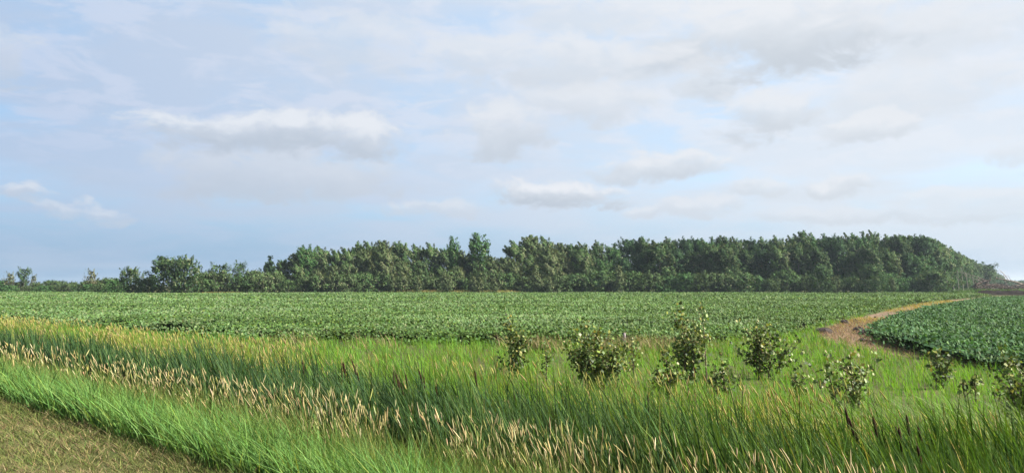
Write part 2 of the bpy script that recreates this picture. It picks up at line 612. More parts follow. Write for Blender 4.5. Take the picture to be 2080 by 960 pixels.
def mound(name, p0, p1, width, height, mat, seed, nu=60, nv=12):
    p0, p1 = np.array(p0), np.array(p1)
    ax = p1 - p0
    ln = np.linalg.norm(ax)
    ax = ax / ln
    sd = np.array((-ax[1], ax[0]))
    vs = []
    for i in range(nu + 1):
        for j in range(nv + 1):
            u, v = i / nu, j / nv * 2 - 1
            c = p0 + ax * ln * u + sd * width * 0.5 * v
            hh = (1 - v * v) ** 0.8 * min(1, 6 * u + 0.05, 6 * (1 - u) + 0.05)
            hh *= 0.35 + 1.1 * float(fbm(c[0] * 0.9, c[1] * 1.3, seed))
            vs.append((c[0], c[1], Z_FIELD - 0.1 + (height + 0.1) * hh))
    q = [(i * (nv + 1) + j, (i + 1) * (nv + 1) + j, (i + 1) * (nv + 1) + j + 1, i * (nv + 1) + j + 1) for i in range(nu) for j in range(nv)]
    return mesh(name, vs, q, mat)


tag(mound('soil_ridge', at_d(1938, 208), at_d(2330, 214), 7.0, 1.1, M_RIDGE, 5, 110), kind='structure')

# ------------------------------------------------------------------ crops
def crop(name, poly, greens, pale, label, seed, lod, wave=0.16, height=0.55):
    """a closed canopy of bean leaves over a dark undergrowth sheet"""
    rng = np.random.default_rng(seed)
    g = Geo()
    poly = np.array(poly)

    def canopy(x, y):
        big = fbm(x * 0.07, y * 0.40, seed, 3) - 0.5
        small = fbm(x * 0.8, y * 0.9, seed + 9, 2) - 0.5
        return ground_z(x, y) + height + 3.4 * wave * big + 1.5 * wave * small
    for (d0, d1, dens, size, cell) in lod:
        # the shaded undergrowth
        xs = np.arange(max(poly[:, 0].min(), -0.74 * d1 - 3), min(poly[:, 0].max(), 0.74 * d1 + 3), cell)
        ys = np.arange(d0, d1, cell)
        X, Y = np.meshgrid(xs, ys)
        X, Y = X.ravel(), Y.ravel()
        ok = inside(poly, X - 0.2, Y - cell * 0.5 - 0.55) & inside(poly, X + cell * 0.6, Y) & in_view(X, Y, k=0.74, add=3)
        X, Y = X[ok], Y[ok]
        if len(X):
            o = cell * 0.5
            cs = []
            for ox, oy in ((-o, -o), (o, -o), (o, o), (-o, o)):
                cs.append(np.stack((X + ox, Y + oy, canopy(X + ox, Y + oy) - 0.17), 1))
            v = np.stack(cs, 1)
            g.add(v, np.arange(len(X) * 4).reshape(-1, 4), np.repeat(tints(len(X), greens, 0.12, rng), 4, axis=0))
        # the leaves
        x0, x1 = max(poly[:, 0].min(), -0.74 * d1 - 3), min(poly[:, 0].max(), 0.74 * d1 + 3)
        n = int((x1 - x0) * (d1 - d0) * dens)
        x, y = rng.uniform(x0, x1, n), rng.uniform(d0, d1, n)
        jx, jy = rng.normal(0, 0.35, n), rng.normal(0, 0.5, n)
        ok = in_view(x, y, k=0.74, add=3)
        ok[ok] &= inside(poly, x[ok] + jx[ok], y[ok] + jy[ok])
        x, y = x[ok], y[ok]
        n = len(x)
        if n == 0:
            continue
        up = rng.random(n) ** 1.5
        z = canopy(x, y) + 0.10 - 0.26 * (1 - up) + 0.05 * rng.standard_normal(n)
        rim = ~inside(poly, x - 0.25, y - 0.75)          # plants of the outer row carry leaves down to the ground
        z[rim] = ground_z(x[rim], y[rim]) + (z[rim] - ground_z(x[rim], y[rim])) * rng.uniform(0.1, 1.0, int(rim.sum()))
        flip = rng.random(n) < np.clip((fbm(x * 0.09, y * 0.45, seed + 31, 3) - 0.33) * 1.1, 0.03, 0.5)
        nrm = np.stack((rng.normal(0.35, 0.55, n), rng.normal(-0.25, 0.55, n), rng.uniform(0.35, 1.0, n)), 1)
        nrm[flip] = np.stack((rng.normal(0.9, 0.3, flip.sum()), rng.normal(-0.6, 0.3, flip.sum()), rng.uniform(0.1, 0.6, flip.sum())), 1)
        col = tints(n, greens, 0.26, rng)
        col[flip] = tints(int(flip.sum()), pale, 0.15, rng)
        col = col * (0.52 + 0.82 * fbm(x * 0.08 + 5, y * 0.5, seed + 51, 3))[:, None]
        leaf_quads(g, np.stack((x, y, z), 1), nrm, size * rng.uniform(0.7, 1.35, n), col, rng, 0.72)
    o = g.build(name, M_CROP)
    return tag(o, label, 'crop', kind='stuff')


GREEN_A = ((0.060, 0.112, 0.029, 3), (0.074, 0.132, 0.031, 2), (0.048, 0.092, 0.028, 2), (0.095, 0.145, 0.032, 1.2))
PALE_A = ((0.130, 0.195, 0.085, 2), (0.100, 0.165, 0.065, 2), (0.16, 0.205, 0.095, 0.8))
GREEN_B = ((0.042, 0.096, 0.036, 3), (0.052, 0.114, 0.038, 2), (0.036, 0.082, 0.034, 2))
PALE_B = ((0.120, 0.195, 0.095, 2), (0.085, 0.155, 0.068, 2))
crop('soybean_crop', FIELD_A, GREEN_A, PALE_A, 'wide grey-green bean field stretching from the ditch to the wood', 3,
     ((30, 58, 135, 0.140, 0.8), (58, 100, 46, 0.20, 1.3), (100, 232, 12.0, 0.33, 2.4)))
crop('soybean_crop', FIELD_B, GREEN_B, PALE_B, 'darker bean field at the right beyond the brown dirt path', 4,
     ((20, 58, 130, 0.16, 0.7), (58, 150, 34, 0.23, 1.5)), wave=0.14)

# ------------------------------------------------------------------ grasses along the road
WIND = np.array((-0.8, 0.1))


def lean(n, lo, hi, spread=0.25):
    k = RNG.uniform(lo, hi, n)[:, None]
    bent = np.where(RNG.random(n) < 0.07, 3.2, 1.0)[:, None]        # a few are blown over
    return WIND * k * np.where(bent > 1, 1.8, 1.0) + RNG.normal(0, spread, (n, 2)) * np.array((1, 0.6)) * np.where(bent > 1, 2.2, 1.15)


def gust(x, y):
    return 0.6 + 0.9 * fbm(x * 0.35, y * 0.35, 77, 2)


def edge_wobble(xy, amp=0.25, f=0.8):
    return amp * (fbm(xy[:, 0] * f, xy[:, 1] * f, 21, 2) - 0.5) * 2


# mown verge
xy, s, wd = scatter_band(-2.5, 5.7, 1250, 10.5, 1.2, -14, 30)
ok = s < 5.3 + edge_wobble(xy, 0.14, 1.6)
xy, s, wd = xy[ok], s[ok], wd[ok]
n = len(xy)
xy, tuft_off, tuft_h = tufted(xy, 14, 0.035)
g = Geo()
brown = np.clip((4.8 - s) / 1.8, 0, 1) * 0.7 + (fbm(xy[:, 0] * 1.3, xy[:, 1] * 1.3, 5) - 0.5) * 2.2
MOWN = tints(n, ((0.120, 0.142, 0.040, 3), (0.082, 0.115, 0.032, 3), (0.16, 0.155, 0.06, 2)), 0.32)
STRAW = tints(n, ((0.230, 0.175, 0.090, 3), (0.16, 0.118, 0.066, 3), (0.32, 0.255, 0.145, 1)), 0.32)
pick = RNG.random(n) < np.clip(0.14 + 0.42 * brown, 0.05, 0.72)
c = np.where(pick[:, None], STRAW, MOWN)
h = RNG.uniform(0.03, 0.11, n) * np.where(s > 4.7, 1.35, 1.0) * tuft_h ** 2
flatl = RNG.normal(0, 0.7, (n, 2)) + np.array((-0.4, 0)) + 0.5 * tuft_off
blades(g, xy, ground_z(xy[:, 0], xy[:, 1]) - 0.005, h, RNG.uniform(0.006, 0.012, n) * wd, flatl, np.full(n, 0.5), RNG.uniform(0, math.pi, n), c, 2, 2.0)
tag(g.build('mown_grass', M_DRY), 'short mown olive and straw coloured grass on the road verge', 'grass', kind='stuff')

# lush tall grass at the foot of the verge
xy, s, wd = scatter_band(5.2, 7.2, 900, 10.0, 1.15)
ok = (s > 5.32 + edge_wobble(xy, 0.14, 1.6)) & (s < 6.45 + edge_wobble(xy, 0.35) + RNG.normal(0, 0.25, len(s)))
xy, s, wd = xy[ok], s[ok], wd[ok]
n = len(xy)
xy, tuft_off, tuft_h = tufted(xy, 16, 0.07)
g = Geo()
tall = 0.62 + 0.38 * fbm(xy[:, 0] * 0.7, xy[:, 1] * 0.7, 8)
h = RNG.uniform(0.55, 1.0, n) * tall * tuft_h * np.clip(0.72 + (s - 5.3) * 1.2, 0.6, 1)
c = tints(n, ((0.130, 0.245, 0.064, 3), (0.095, 0.195, 0.056, 3), (0.175, 0.285, 0.080, 2), (0.18, 0.24, 0.055, 0.5)), 0.28)
blades(g, xy, ground_z(xy[:, 0], xy[:, 1]) - 0.02, h, RNG.uniform(0.011, 0.024, n) * wd, lean(n, 0.05, 0.40, 0.25) + 0.16 * tuft_off, np.full(n, 0.8), RNG.uniform(0, math.pi, n), c, 4, 1.7, 0.10)
tag(g.build('tall_grass', M_GRASS), 'lush bright green tall grass in a strip beside the mown verge', 'grass', kind='stuff')

# reed grass with straw coloured heads
xy, s, wd = scatter_band(5.8, 10.2, 420, 9.0, 1.1)
mid = 6.95 + 0.25 * edge_wobble(xy, 1.0, 0.3)
ok = RNG.random(len(s)) < np.maximum(np.exp(-((s - mid) / 0.9) ** 2), 0.07)
xy, s, wd = xy[ok], s[ok], wd[ok]
n = len(xy)
xy, tuft_off, tuft_h = tufted(xy, 12, 0.09)
g = Geo()
z0 = ground_z(xy[:, 0], xy[:, 1])
c = tints(n, ((0.10, 0.165, 0.040, 3), (0.14, 0.18, 0.045, 2), (0.19, 0.18, 0.06, 1.3), (0.075, 0.135, 0.04, 1.4)), 0.2)
gu = gust(xy[:, 0], xy[:, 1])[:, None]
blades(g, xy, z0 - 0.02, RNG.uniform(0.45, 0.95, n) * tuft_h, RNG.uniform(0.010, 0.018, n) * wd, lean(n, 0.1, 0.4, 0.2) * gu + 0.12 * tuft_off, np.full(n, 0.8), RNG.uniform(0, math.pi, n), c, 3, 1.7, 0.08)
tag(g.build('reed_grass', M_GRASS), 'yellow-green reed grass leaves below the straw coloured heads', 'grass', kind='stuff')
clump = fbm(xy[:, 0] * 0.8, xy[:, 1] * 0.8, 15, 3)
sel = RNG.random(n) < np.clip((clump - 0.38) * 1.25, 0.03, 0.30) * np.where(s > 8.2, 0.6, 1.0) * np.where(xy[:, 0] > 1.2, 0.55, 1.0)
g = Geo()
hx, hz, hw, hg = xy[sel], z0[sel], wd[sel], gu[sel]
k = len(hx)
hh = RNG.uniform(0.62, 1.15, k) + 0.12 * np.clip(xy[sel, 0] / 3, 0, 1)
ll = (WIND * RNG.uniform(0.0, 0.36, k)[:, None] + RNG.normal(0, 0.15, (k, 2))) * hg
c = tints(k, ((0.20, 0.20, 0.07, 2), (0.13, 0.17, 0.045, 3)), 0.2)
blades(g, hx, hz, hh, 0.0055 * hw, ll, np.full(k, 0.8), RNG.uniform(0, math.pi, k), c, 3, 6.0)
top = np.stack((hx[:, 0] + ll[:, 0] * hh, hx[:, 1] + ll[:, 1] * hh, hz + hh), 1)
dirn = np.stack((ll[:, 0] * 1.8, ll[:, 1] * 1.8, np.ones(k)), 1)
dirn /= np.linalg.norm(dirn, axis=1, keepdims=True)
hl = RNG.uniform(0.06, 0.21, k)[:, None]
c = tints(k, ((0.42, 0.345, 0.17, 3), (0.33, 0.265, 0.12, 2), (0.50, 0.43, 0.24, 1.6), (0.28, 0.27, 0.09, 1.8)), 0.25)
spindles(g, top - dirn * hl * 0.25, top + dirn * hl * 0.75, RNG.uniform(0.0035, 0.0080, k) * hw ** 1.35, c)
tag(g.build('reed_seed_heads', M_DRY), 'straw coloured feathery grass heads swaying along the ditch', 'grass', kind='stuff')

# cattail leaves in the ditch
xy, s, wd = scatter_band(7.6, 14.6, 330, 10.5, 1.05)
t = xy @ UT
far_side = np.interp(t, (-14, 0, 3, 5.5, 10, 30, 60, 95), (14.2, 14.0, 13.2, 11.5, 10.7, 10.4, 10.2, 10.2))
ok = (s > 8.0 + edge_wobble(xy, 0.35, 0.5)) & (s < far_side + edge_wobble(xy, 0.5, 0.4))
xy, s, wd, far_side = xy[ok], s[ok], wd[ok], far_side[ok]
n = len(xy)
xy, tuft_off, tuft_h = tufted(xy, 9, 0.06)
g = Geo()
z0 = ground_z(xy[:, 0], xy[:, 1])
h = tuft_h.clip(0.7, 1.2) * RNG.uniform(0.85, 1.65, n) * (0.82 + 0.4 * fbm(xy[:, 0] * 0.5, xy[:, 1] * 0.5, 44, 2))
c = tints(n, ((0.046, 0.088, 0.026, 4), (0.064, 0.116, 0.030, 3), (0.032, 0.066, 0.024, 3), (0.12, 0.17, 0.045, 1.0), (0.22, 0.20, 0.075, 0.25)), 0.28)
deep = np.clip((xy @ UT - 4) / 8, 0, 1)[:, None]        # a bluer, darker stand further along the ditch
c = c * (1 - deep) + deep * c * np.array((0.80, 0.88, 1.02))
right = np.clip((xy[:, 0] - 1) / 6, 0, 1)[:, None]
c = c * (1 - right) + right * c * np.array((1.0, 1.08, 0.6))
gu = gust(xy[:, 0], xy[:, 1])[:, None]
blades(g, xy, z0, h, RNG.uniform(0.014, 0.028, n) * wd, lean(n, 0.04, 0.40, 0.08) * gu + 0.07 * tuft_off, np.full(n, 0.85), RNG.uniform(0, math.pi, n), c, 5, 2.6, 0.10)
k = 170
px_ = RNG.uniform(1660, 2140, k)
rows = np.interp(px_, (1660, 1850, 2140), (905, 885, 900)) + RNG.normal(0, 14, k)
bx = np.array([over_ground(a, b, 0.25) for a, b in zip(px_, rows)])
blades(g, bx, ground_z(bx[:, 0], bx[:, 1]), RNG.uniform(0.9, 1.35, k), RNG.uniform(0.016, 0.028, k), np.stack((RNG.uniform(-0.95, -0.3, k), RNG.normal(0, 0.12, k)), 1), np.full(k, 0.95),
       RNG.uniform(0.2, 1.4, k), tints(k, ((0.15, 0.21, 0.075, 3), (0.11, 0.17, 0.055, 2), (0.22, 0.26, 0.12, 1)), 0.2), 6, 2.4, 0.22)
tag(g.build('cattail_leaves', M_REED), 'dense dark green cattail leaves bending in the wind in the ditch', 'reeds', kind='stuff')

# yellowing grass on the far bank of the ditch
xy, s, wd = scatter_band(9.8, 16.5, 260, 13.0, 1.1)
t = xy @ UT
ok = (s > np.interp(t, (-14, 0, 3, 5.5, 10, 30), (13.8, 13.4, 12.4, 10.9, 10.2, 9.9)) + edge_wobble(xy, 0.5, 0.4)) & (s < 15.6 + edge_wobble(xy, 1.2, 0.25))
xy, s, wd, t = xy[ok], s[ok], wd[ok], t[ok]
n = len(xy)
g = Geo()
z0 = ground_z(xy[:, 0], xy[:, 1])
xy, tuft_off, tuft_h = tufted(xy, 10, 0.08)
yel = np.clip(np.interp(t, (0, 8, 16, 24, 40), (0.06, 0.12, 0.18, 0.36, 0.55)) + (fbm(xy[:, 0] * 0.4, xy[:, 1] * 0.4, 51, 2) - 0.5) * 1.3, 0.03, 0.95)
c1 = tints(n, ((0.115, 0.225, 0.032, 3), (0.095, 0.200, 0.036, 2), (0.14, 0.245, 0.034, 2)), 0.25)
c2 = tints(n, ((0.26, 0.235, 0.055, 3), (0.30, 0.25, 0.09, 1.5), (0.19, 0.21, 0.045, 2)), 0.16)
pk = RNG.random(n) < yel * 0.75
c = np.where(pk[:, None], c2, c1)
gu = gust(xy[:, 0], xy[:, 1])[:, None]
h = RNG.uniform(0.4, 0.85, n) * tuft_h
blades(g, xy, z0 - 0.02, h, RNG.uniform(0.009, 0.015, n) * wd, lean(n, 0.1, 0.40, 0.18) * gu + 0.12 * tuft_off, np.full(n, 0.8), RNG.uniform(0, math.pi, n), c, 3, 1.8, 0.06)
sel = RNG.random(n) < yel * 0.24
k = int(sel.sum())
hh = RNG.uniform(0.7, 1.05, k)
ll = lean(k, 0.08, 0.3, 0.12)
top = np.stack((xy[sel, 0] + ll[:, 0] * hh, xy[sel, 1] + ll[:, 1] * hh, z0[sel] + hh), 1)
dn = np.stack((ll[:, 0] * 1.6, ll[:, 1] * 1.6, np.ones(k)), 1)
dn /= np.linalg.norm(dn, axis=1, keepdims=True)
hl = RNG.uniform(0.14, 0.28, k)[:, None]
spindles(g, top - dn * hl, top, RNG.uniform(0.007, 0.012, k) * wd[sel] ** 1.2, tints(k, ((0.36, 0.325, 0.11, 3), (0.42, 0.355, 0.17, 1.5), (0.28, 0.29, 0.075, 3)), 0.15))
tag(g.build('yellow_grass', M_GRASS), 'yellowing seeding grass on the far bank of the ditch', 'grass', kind='stuff')

# short fresh grass between the ditch and the fields
xs0, xs1 = -45.0, 34.0
n = 720000
x, y = RNG.uniform(xs0, xs1, n), RNG.uniform(9, 75, n)
s = UN[0] * x + UN[1] * y
dd = np.hypot(x, y)
kp = np.minimum(1, (14 / dd) ** 1.2)
ok = in_view(x, y) & (s > 12.8) & (RNG.random(n) < kp)
x, y, s, kp = x[ok], y[ok], s[ok], kp[ok]
ok = ~inside(FIELD_A, x, y - 0.6) & ~inside(FIELD_B, x, y + 0.3) & (y < 70)
wob = 0.5 * (fbm(x * 0.6, y * 0.6, 91, 2) - 0.5)
ok &= ~inside(DIRT, x + 2.2 * wob, y + 4 * wob)
# (nothing grows between the two fields but what stands on this side of them)
x, y, s, kp = x[ok], y[ok], s[ok], kp[ok]
xy = np.stack((x, y), 1)
wd = kp ** -0.55
n = len(x)
xy, tuft_off, tuft_h = tufted(xy, 10, 0.08)
x, y = xy[:, 0], xy[:, 1]
g = Geo()
patch = fbm(x * 0.22, y * 0.3, 61, 3)
c1 = tints(n, ((0.128, 0.265, 0.036, 3), (0.108, 0.240, 0.044, 3), (0.160, 0.285, 0.038, 2)), 0.25)
c2 = tints(n, ((0.18, 0.22, 0.04, 2), (0.24, 0.21, 0.08, 1), (0.075, 0.15, 0.04, 2)), 0.15)
c = np.where((RNG.random(n) < np.clip((patch - 0.46) * 2.0, 0.03, 0.4))[:, None], c2, c1)
h = RNG.uniform(0.2, 0.46, n) * (0.7 + 0.6 * fbm(x * 0.5, y * 0.5, 63, 2)) * tuft_h ** 1.5
front = inside(DIRT, x, y + 1.0) | inside(DIRT, x, y + 2.5) | inside(DIRT, x, y + 4.0) | inside(DIRT, x, y + 5.5)
h = np.where(front, h * 0.35, h)                # it stays low along the path
blades(g, xy, ground_z(x, y) - 0.02, h, RNG.uniform(0.010, 0.016, n) * wd, lean(n, 0.05, 0.4, 0.22) + 0.15 * tuft_off, np.full(n, 0.8), RNG.uniform(0, math.pi, n), c, 2, 1.8, 0.05)
tag(g.build('meadow_grass', M_GRASS), 'fresh bright green grass between the cattail ditch and the bean fields', 'grass', kind='stuff')

# dead grass fringe along the near edge of the large field
g = Geo()
for px0, px1, dens in ((1040, 1130, 500), (1225, 1440, 900), (560, 640, 120), (60, 130, 60), (720, 800, 80)):
    px = RNG.uniform(px0, px1, dens)
    row = np.interp(px, (0, 250, 500, 800, 1040, 1300, 1450), (643, 662, 678, 686, 691, 692, 688))
    p = np.array([at_z(a, b, Z_FIELD + 0.45) for a, b in zip(px, row)]) + RNG.normal(0, 0.35, (dens, 2))
    c = tints(dens, ((0.28, 0.215, 0.12, 2), (0.20, 0.19, 0.07, 2), (0.34, 0.27, 0.15, 1), (0.12, 0.18, 0.045, 2)), 0.18)
    blades(g, p, ground_z(p[:, 0], p[:, 1]), RNG.uniform(0.4, 0.8, dens), RNG.uniform(0.02, 0.035, dens), lean(dens, 0.1, 0.5, 0.3), np.full(dens, 0.7), RNG.uniform(0, math.pi, dens), c, 2, 1.6)
tag(g.build('dead_grass', M_DRY), 'pinkish dead grass along the near edge of the large bean field', 'grass', kind='stuff')

# stubble on the dirt path
g = Geo()
P = np.array(DIRT)
n = 90000
x, y = RNG.uniform(P[:, 0].min(), 75, n), RNG.uniform(P[:, 1].min(), 130, n)
x = np.where(RNG.random(n) < 0.5, RNG.uniform(P[:, 0].min(), 36, n), x)
y = np.where(x < 36, RNG.uniform(P[:, 1].min(), 62, n), y)
ok = inside(DIRT, x, y) & in_view(x, y)
x, y = x[ok], y[ok]
n = len(x)
d = np.hypot(x, y)
c = tints(n, ((0.32, 0.215, 0.135, 3), (0.25, 0.165, 0.105, 3), (0.36, 0.27, 0.165, 1.3), (0.13, 0.17, 0.05, 1.0), (0.10, 0.07, 0.05, 1)), 0.22)
gold = d > 70 + 10 * RNG.standard_normal(n)
c[gold] = tints(int(gold.sum()), ((0.40, 0.30, 0.06, 3), (0.32, 0.26, 0.055, 2), (0.20, 0.24, 0.05, 1.6)), 0.18)
blades(g, np.stack((x, y), 1), np.full(n, Z_FIELD), RNG.uniform(0.06, 0.2, n) * np.where(gold, 1.8, 1.0), 0.022 * np.maximum(1, d / 35) ** 0.8, lean(n, 0, 0.6, 0.7), np.full(n, 0.6), RNG.uniform(0, math.pi, n), c, 2, 1.8)
tag(g.build('dry_stubble', M_DRY), 'tan and golden dried stubble covering the dirt path', 'stubble', kind='stuff')

# straw coloured fringe at the foot of the wood
g = Geo()
for px0, px1, d0, hgt, dens in ((365, 545, 197, 0.9, 1500), (750, 1095, 212, 1.25, 3600), (0, 120, 262, 0.9, 500), (1440, 1500, 214, 0.6, 150)):
    px, dq = RNG.uniform(px0, px1, dens), d0 + RNG.uniform(-1.5, 4.0, dens)
    x = (px - CX) / F * dq
    ed = np.minimum(1, np.minimum(px - px0, px1 - px) / 60.0) * 0.7 + 0.3
    c = tints(dens, ((0.40, 0.33, 0.11, 3), (0.32, 0.25, 0.10, 2), (0.22, 0.25, 0.06, 1.6)), 0.16)
    blades(g, np.stack((x, dq), 1), np.full(dens, Z_FIELD), hgt * RNG.uniform(0.6, 1.2, dens) * ed, RNG.uniform(0.10, 0.2, dens), lean(dens, 0.1, 0.4, 0.3), np.full(dens, 0.7), RNG.uniform(-0.5, 0.5, dens), c, 2, 1.5)
tag(g.build('straw_fringe', M_DRY), 'straw coloured grass strip at the foot of the wood', 'grass', kind='stuff')

# green weeds on and behind the soil ridge
g = Geo()
n = 2600
px, dq = RNG.uniform(1915, 2330, n), RNG.uniform(212, 224, n)
x = (px - CX) / F * dq
z0 = np.interp(dq, (212, 214, 220), (0.3, 0.35, 0.35)) * np.clip((px - 1935) / 30, 0, 1) + Z_FIELD
c = tints(n, ((0.075, 0.15, 0.035, 3), (0.10, 0.17, 0.04, 2)), 0.2)
blades(g, np.stack((x, dq), 1), z0, RNG.uniform(0.6, 1.5, n) * (0.5 + fbm(x * 0.3, dq * 0.3, 3)), RNG.uniform(0.15, 0.3, n), lean(n, 0.1, 0.4, 0.4), np.full(n, 0.7), RNG.uniform(-0.5, 0.5, n), c, 2, 1.4)
tag(g.build('weeds', M_GRASS), 'green weeds growing on top of the dark soil ridge', 'weeds', kind='stuff')

# ------------------------------------------------------------------ trees of the wood
DARK = ((0.045, 0.089, 0.032, 3), (0.058, 0.106, 0.034, 2), (0.037, 0.076, 0.031, 2), (0.076, 0.111, 0.039, 1))
WOODG = ((0.056, 0.105, 0.036, 3), (0.070, 0.123, 0.038, 2), (0.045, 0.089, 0.034, 2), (0.090, 0.127, 0.048, 1))
FRESH = ((0.054, 0.123, 0.038, 3), (0.068, 0.138, 0.040, 2), (0.047, 0.105, 0.037, 2))
OLIVE = ((0.068, 0.105, 0.037, 3), (0.081, 0.117, 0.041, 2), (0.053, 0.086, 0.036, 2))
DEEP = ((0.035, 0.076, 0.032, 3), (0.045, 0.091, 0.034, 2), (0.031, 0.064, 0.030, 2))
SILVER = ((0.15, 0.175, 0.085, 3), (0.12, 0.150, 0.070, 2), (0.19, 0.205, 0.11, 1))
WILLOWG = ((0.063, 0.100, 0.038, 3), (0.053, 0.088, 0.033, 2), (0.076, 0.113, 0.043, 1.5))
BARKC = (0.16, 0.15, 0.125)


def crown(rng, H, W, prof, n_tufts, per, size, greens, pale, pale_share, up=0.9, out=0.5, wind=0.35, tuft=(1.3, 2.4), thick=0.55, fill=1.0, z0=0.12):
    g = Geo()
    tt = np.linspace(0, 1, len(prof))
    tip_list = []
    for i in range(n_tufts):
        t = rng.uniform(0, 1) ** 0.85
        a = rng.uniform(0, 2 * math.pi)
        lob = 1 + 0.22 * math.sin(3 * a + 5 * t + H) + 0.12 * math.sin(7 * t + 2 * a)
        r = np.interp(t, tt, prof) * W * 0.5 * lob * math.sqrt(rng.uniform(0.12, 1.0))
        L = rng.uniform(*tuft)
        z = H * (z0 + (0.97 - z0) * t) - L * 0.55 * (t > 0.8)
        c = np.array((r * math.cos(a) - wind * 0.09 * H * t ** 2, r * math.sin(a), z))
        tip_list.append((c, r))
        d = np.array((math.cos(a) * out - wind, math.sin(a) * out, up)) + rng.normal(0, 0.22, 3)
        d /= np.linalg.norm(d)
        k = max(6, int(per * rng.uniform(0.6, 1.4)))
        u = rng.random(k)
        spread = thick * (1.15 - 0.85 * u)[:, None]
        p = c + d * (u * L)[:, None] + rng.normal(0, 0.5, (k, 3)) * spread
        p[:, 2] = np.maximum(p[:, 2], 0.12)
        off = p - (c + d * (u * L)[:, None])
        nrm = rng.normal(0, 0.38, (k, 3)) + np.array((math.cos(a) * 0.8, math.sin(a) * 0.8, 0.25 + 0.5 * t)) + off / np.maximum(thick * 0.5, 0.2) * 0.75
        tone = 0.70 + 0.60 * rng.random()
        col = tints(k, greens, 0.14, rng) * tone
        silvered = rng.random(k) < pale_share * (1.7 if math.cos(a) > 0.0 else 0.35) * rng.choice((0.2, 0.6, 2.4))  # pale leaf undersides, turned up mostly on the windward side
        if silvered.any():
            col[silvered] = tints(int(silvered.sum()), pale, 0.12, rng)
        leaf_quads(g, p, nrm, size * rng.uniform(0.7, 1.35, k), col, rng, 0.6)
    k = int(30 * W * H ** 0.5 * fill)                # the leafage inside
    t = rng.uniform(0, 0.93, k)
    a = rng.uniform(0, 2 * math.pi, k)
    r = np.interp(t, tt, prof) * W * 0.5 * 0.72 * np.sqrt(rng.random(k))
    z = H * (z0 + (0.95 - z0) * t)
    p = np.stack((r * np.cos(a) - wind * 0.09 * H * t ** 2, r * np.sin(a), z), 1)
    leaf_quads(g, p, rng.normal(0, 1, (k, 3)), size * rng.uniform(1.2, 2.2, k), tints(k, greens, 0.16, rng), rng, 0.7)
    return g, tip_list


def trunk(rng, H, tips, r0, col=BARKC, stems=1, spread=0.0, lean_x=-0.05, limb_share=0.35, maxlimbs=14):
    g = Geo()
    for sidx in range(stems):
        bx, by = (rng.normal(0, spread, 2) * 0.3 if stems > 1 else (0, 0))
        ex, ey = (rng.normal(0, spread, 2) if stems > 1 else (0, 0))
        pts = [(bx + (ex) * t + lean_x * H * t * t + 0.15 * math.sin(3 * t + sidx), by + ey * t + 0.1 * math.sin(4 * t + 2 * sidx), H * 0.78 * t - 0.15 * (t == 0)) for t in np.linspace(0, 1, 7)]
        tube(g, pts, r0 * (1 - 0.88 * np.linspace(0, 1, 7)), col)
        if sidx == 0:
            axis_pts = np.array(pts)
    sel = rng.permutation(len(tips))[:min(maxlimbs, int(len(tips) * limb_share))]
    for i in sel:
        c, r = tips[i]
        zb = max(0.12 * H, c[2] - 0.25 * H * rng.uniform(0.4, 1.0))
        b = np.array([np.interp(zb, axis_pts[:, 2], axis_pts[:, j]) for j in range(3)])
        mid = (b + c) / 2 + np.array((0, 0, -0.04 * H))
        rr = r0 * 0.35 * (1 - 0.7 * zb / H)
        tube(g, (b, mid, c), (rr, rr * 0.65, rr * 0.25), col, 4)
    return g


KIND = {}


def make_kind(key, name, cat, H, seed, crown_args, trunk_args, crown_name='crown', trunk_name='trunk'):
    """one hidden-nowhere original per kind: the first placing moves it, later placings copy it"""
    rng = np.random.default_rng(seed)
    cg, tips = crown(rng, H, **crown_args)
    tg = trunk(rng, H, tips, **trunk_args)
    root = empty(name, (0, 0, 0))
    root['category'] = cat
    cg.build(crown_name, M_TREE, root)
    tg.build(trunk_name, M_BARK, root)
    KIND[key] = [root, H, False]


P1 = (0.50, 0.85, 1.0, 0.95, 0.80, 0.58, 0.22)
P2 = (0.35, 0.70, 0.95, 1.0, 0.90, 0.66, 0.28)
P3 = (0.70, 0.95, 1.0, 0.88, 0.66, 0.44, 0.15)
DOME = (0.95, 1.0, 0.98, 0.90, 0.74, 0.50, 0.2)
CONE = (1.0, 0.90, 0.74, 0.58, 0.42, 0.25, 0.06)
for i, (pf, gr, ps) in enumerate(((P1, WOODG, 0.38), (P2, DARK, 0.05), (P3, OLIVE, 0.36), (P2, FRESH, 0.05), (P1, DARK, 0.22), (P3, DEEP, 0.03))):
    make_kind('poplar%d' % i, 'poplar_tree', 'tree', 16.0, 100 + i,
              dict(W=7.6 + 0.6 * (i % 3), prof=pf, n_tufts=84, per=90, size=0.46, tuft=(1.6, 3.2), thick=0.85, greens=gr, pale=SILVER, pale_share=ps, z0=0.07, wind=0.45),
              dict(r0=0.16, lean_x=-0.05))
make_kind('tallpoplar', 'poplar_tree', 'tree', 17.0, 131,
          dict(W=5.6, prof=(0.25, 0.45, 0.75, 0.95, 1.0, 0.85, 0.5), n_tufts=62, per=40, size=0.46, greens=FRESH, pale=SILVER, pale_share=0.05, tuft=(1.0, 1.8), thick=0.8, z0=0.2, wind=0.1),
          dict(r0=0.17, lean_x=0.0, stems=2, spread=1.2))
make_kind('shaggy', 'poplar_tree', 'tree', 10.0, 141,
          dict(W=8.5, prof=DOME, n_tufts=120, per=36, size=0.36, greens=DARK, pale=SILVER, pale_share=0.42, tuft=(1.3, 2.2), thick=0.42, z0=0.04, wind=0.05, up=1.1, out=0.35),
          dict(r0=0.16, lean_x=0.0, stems=3, spread=1.6))
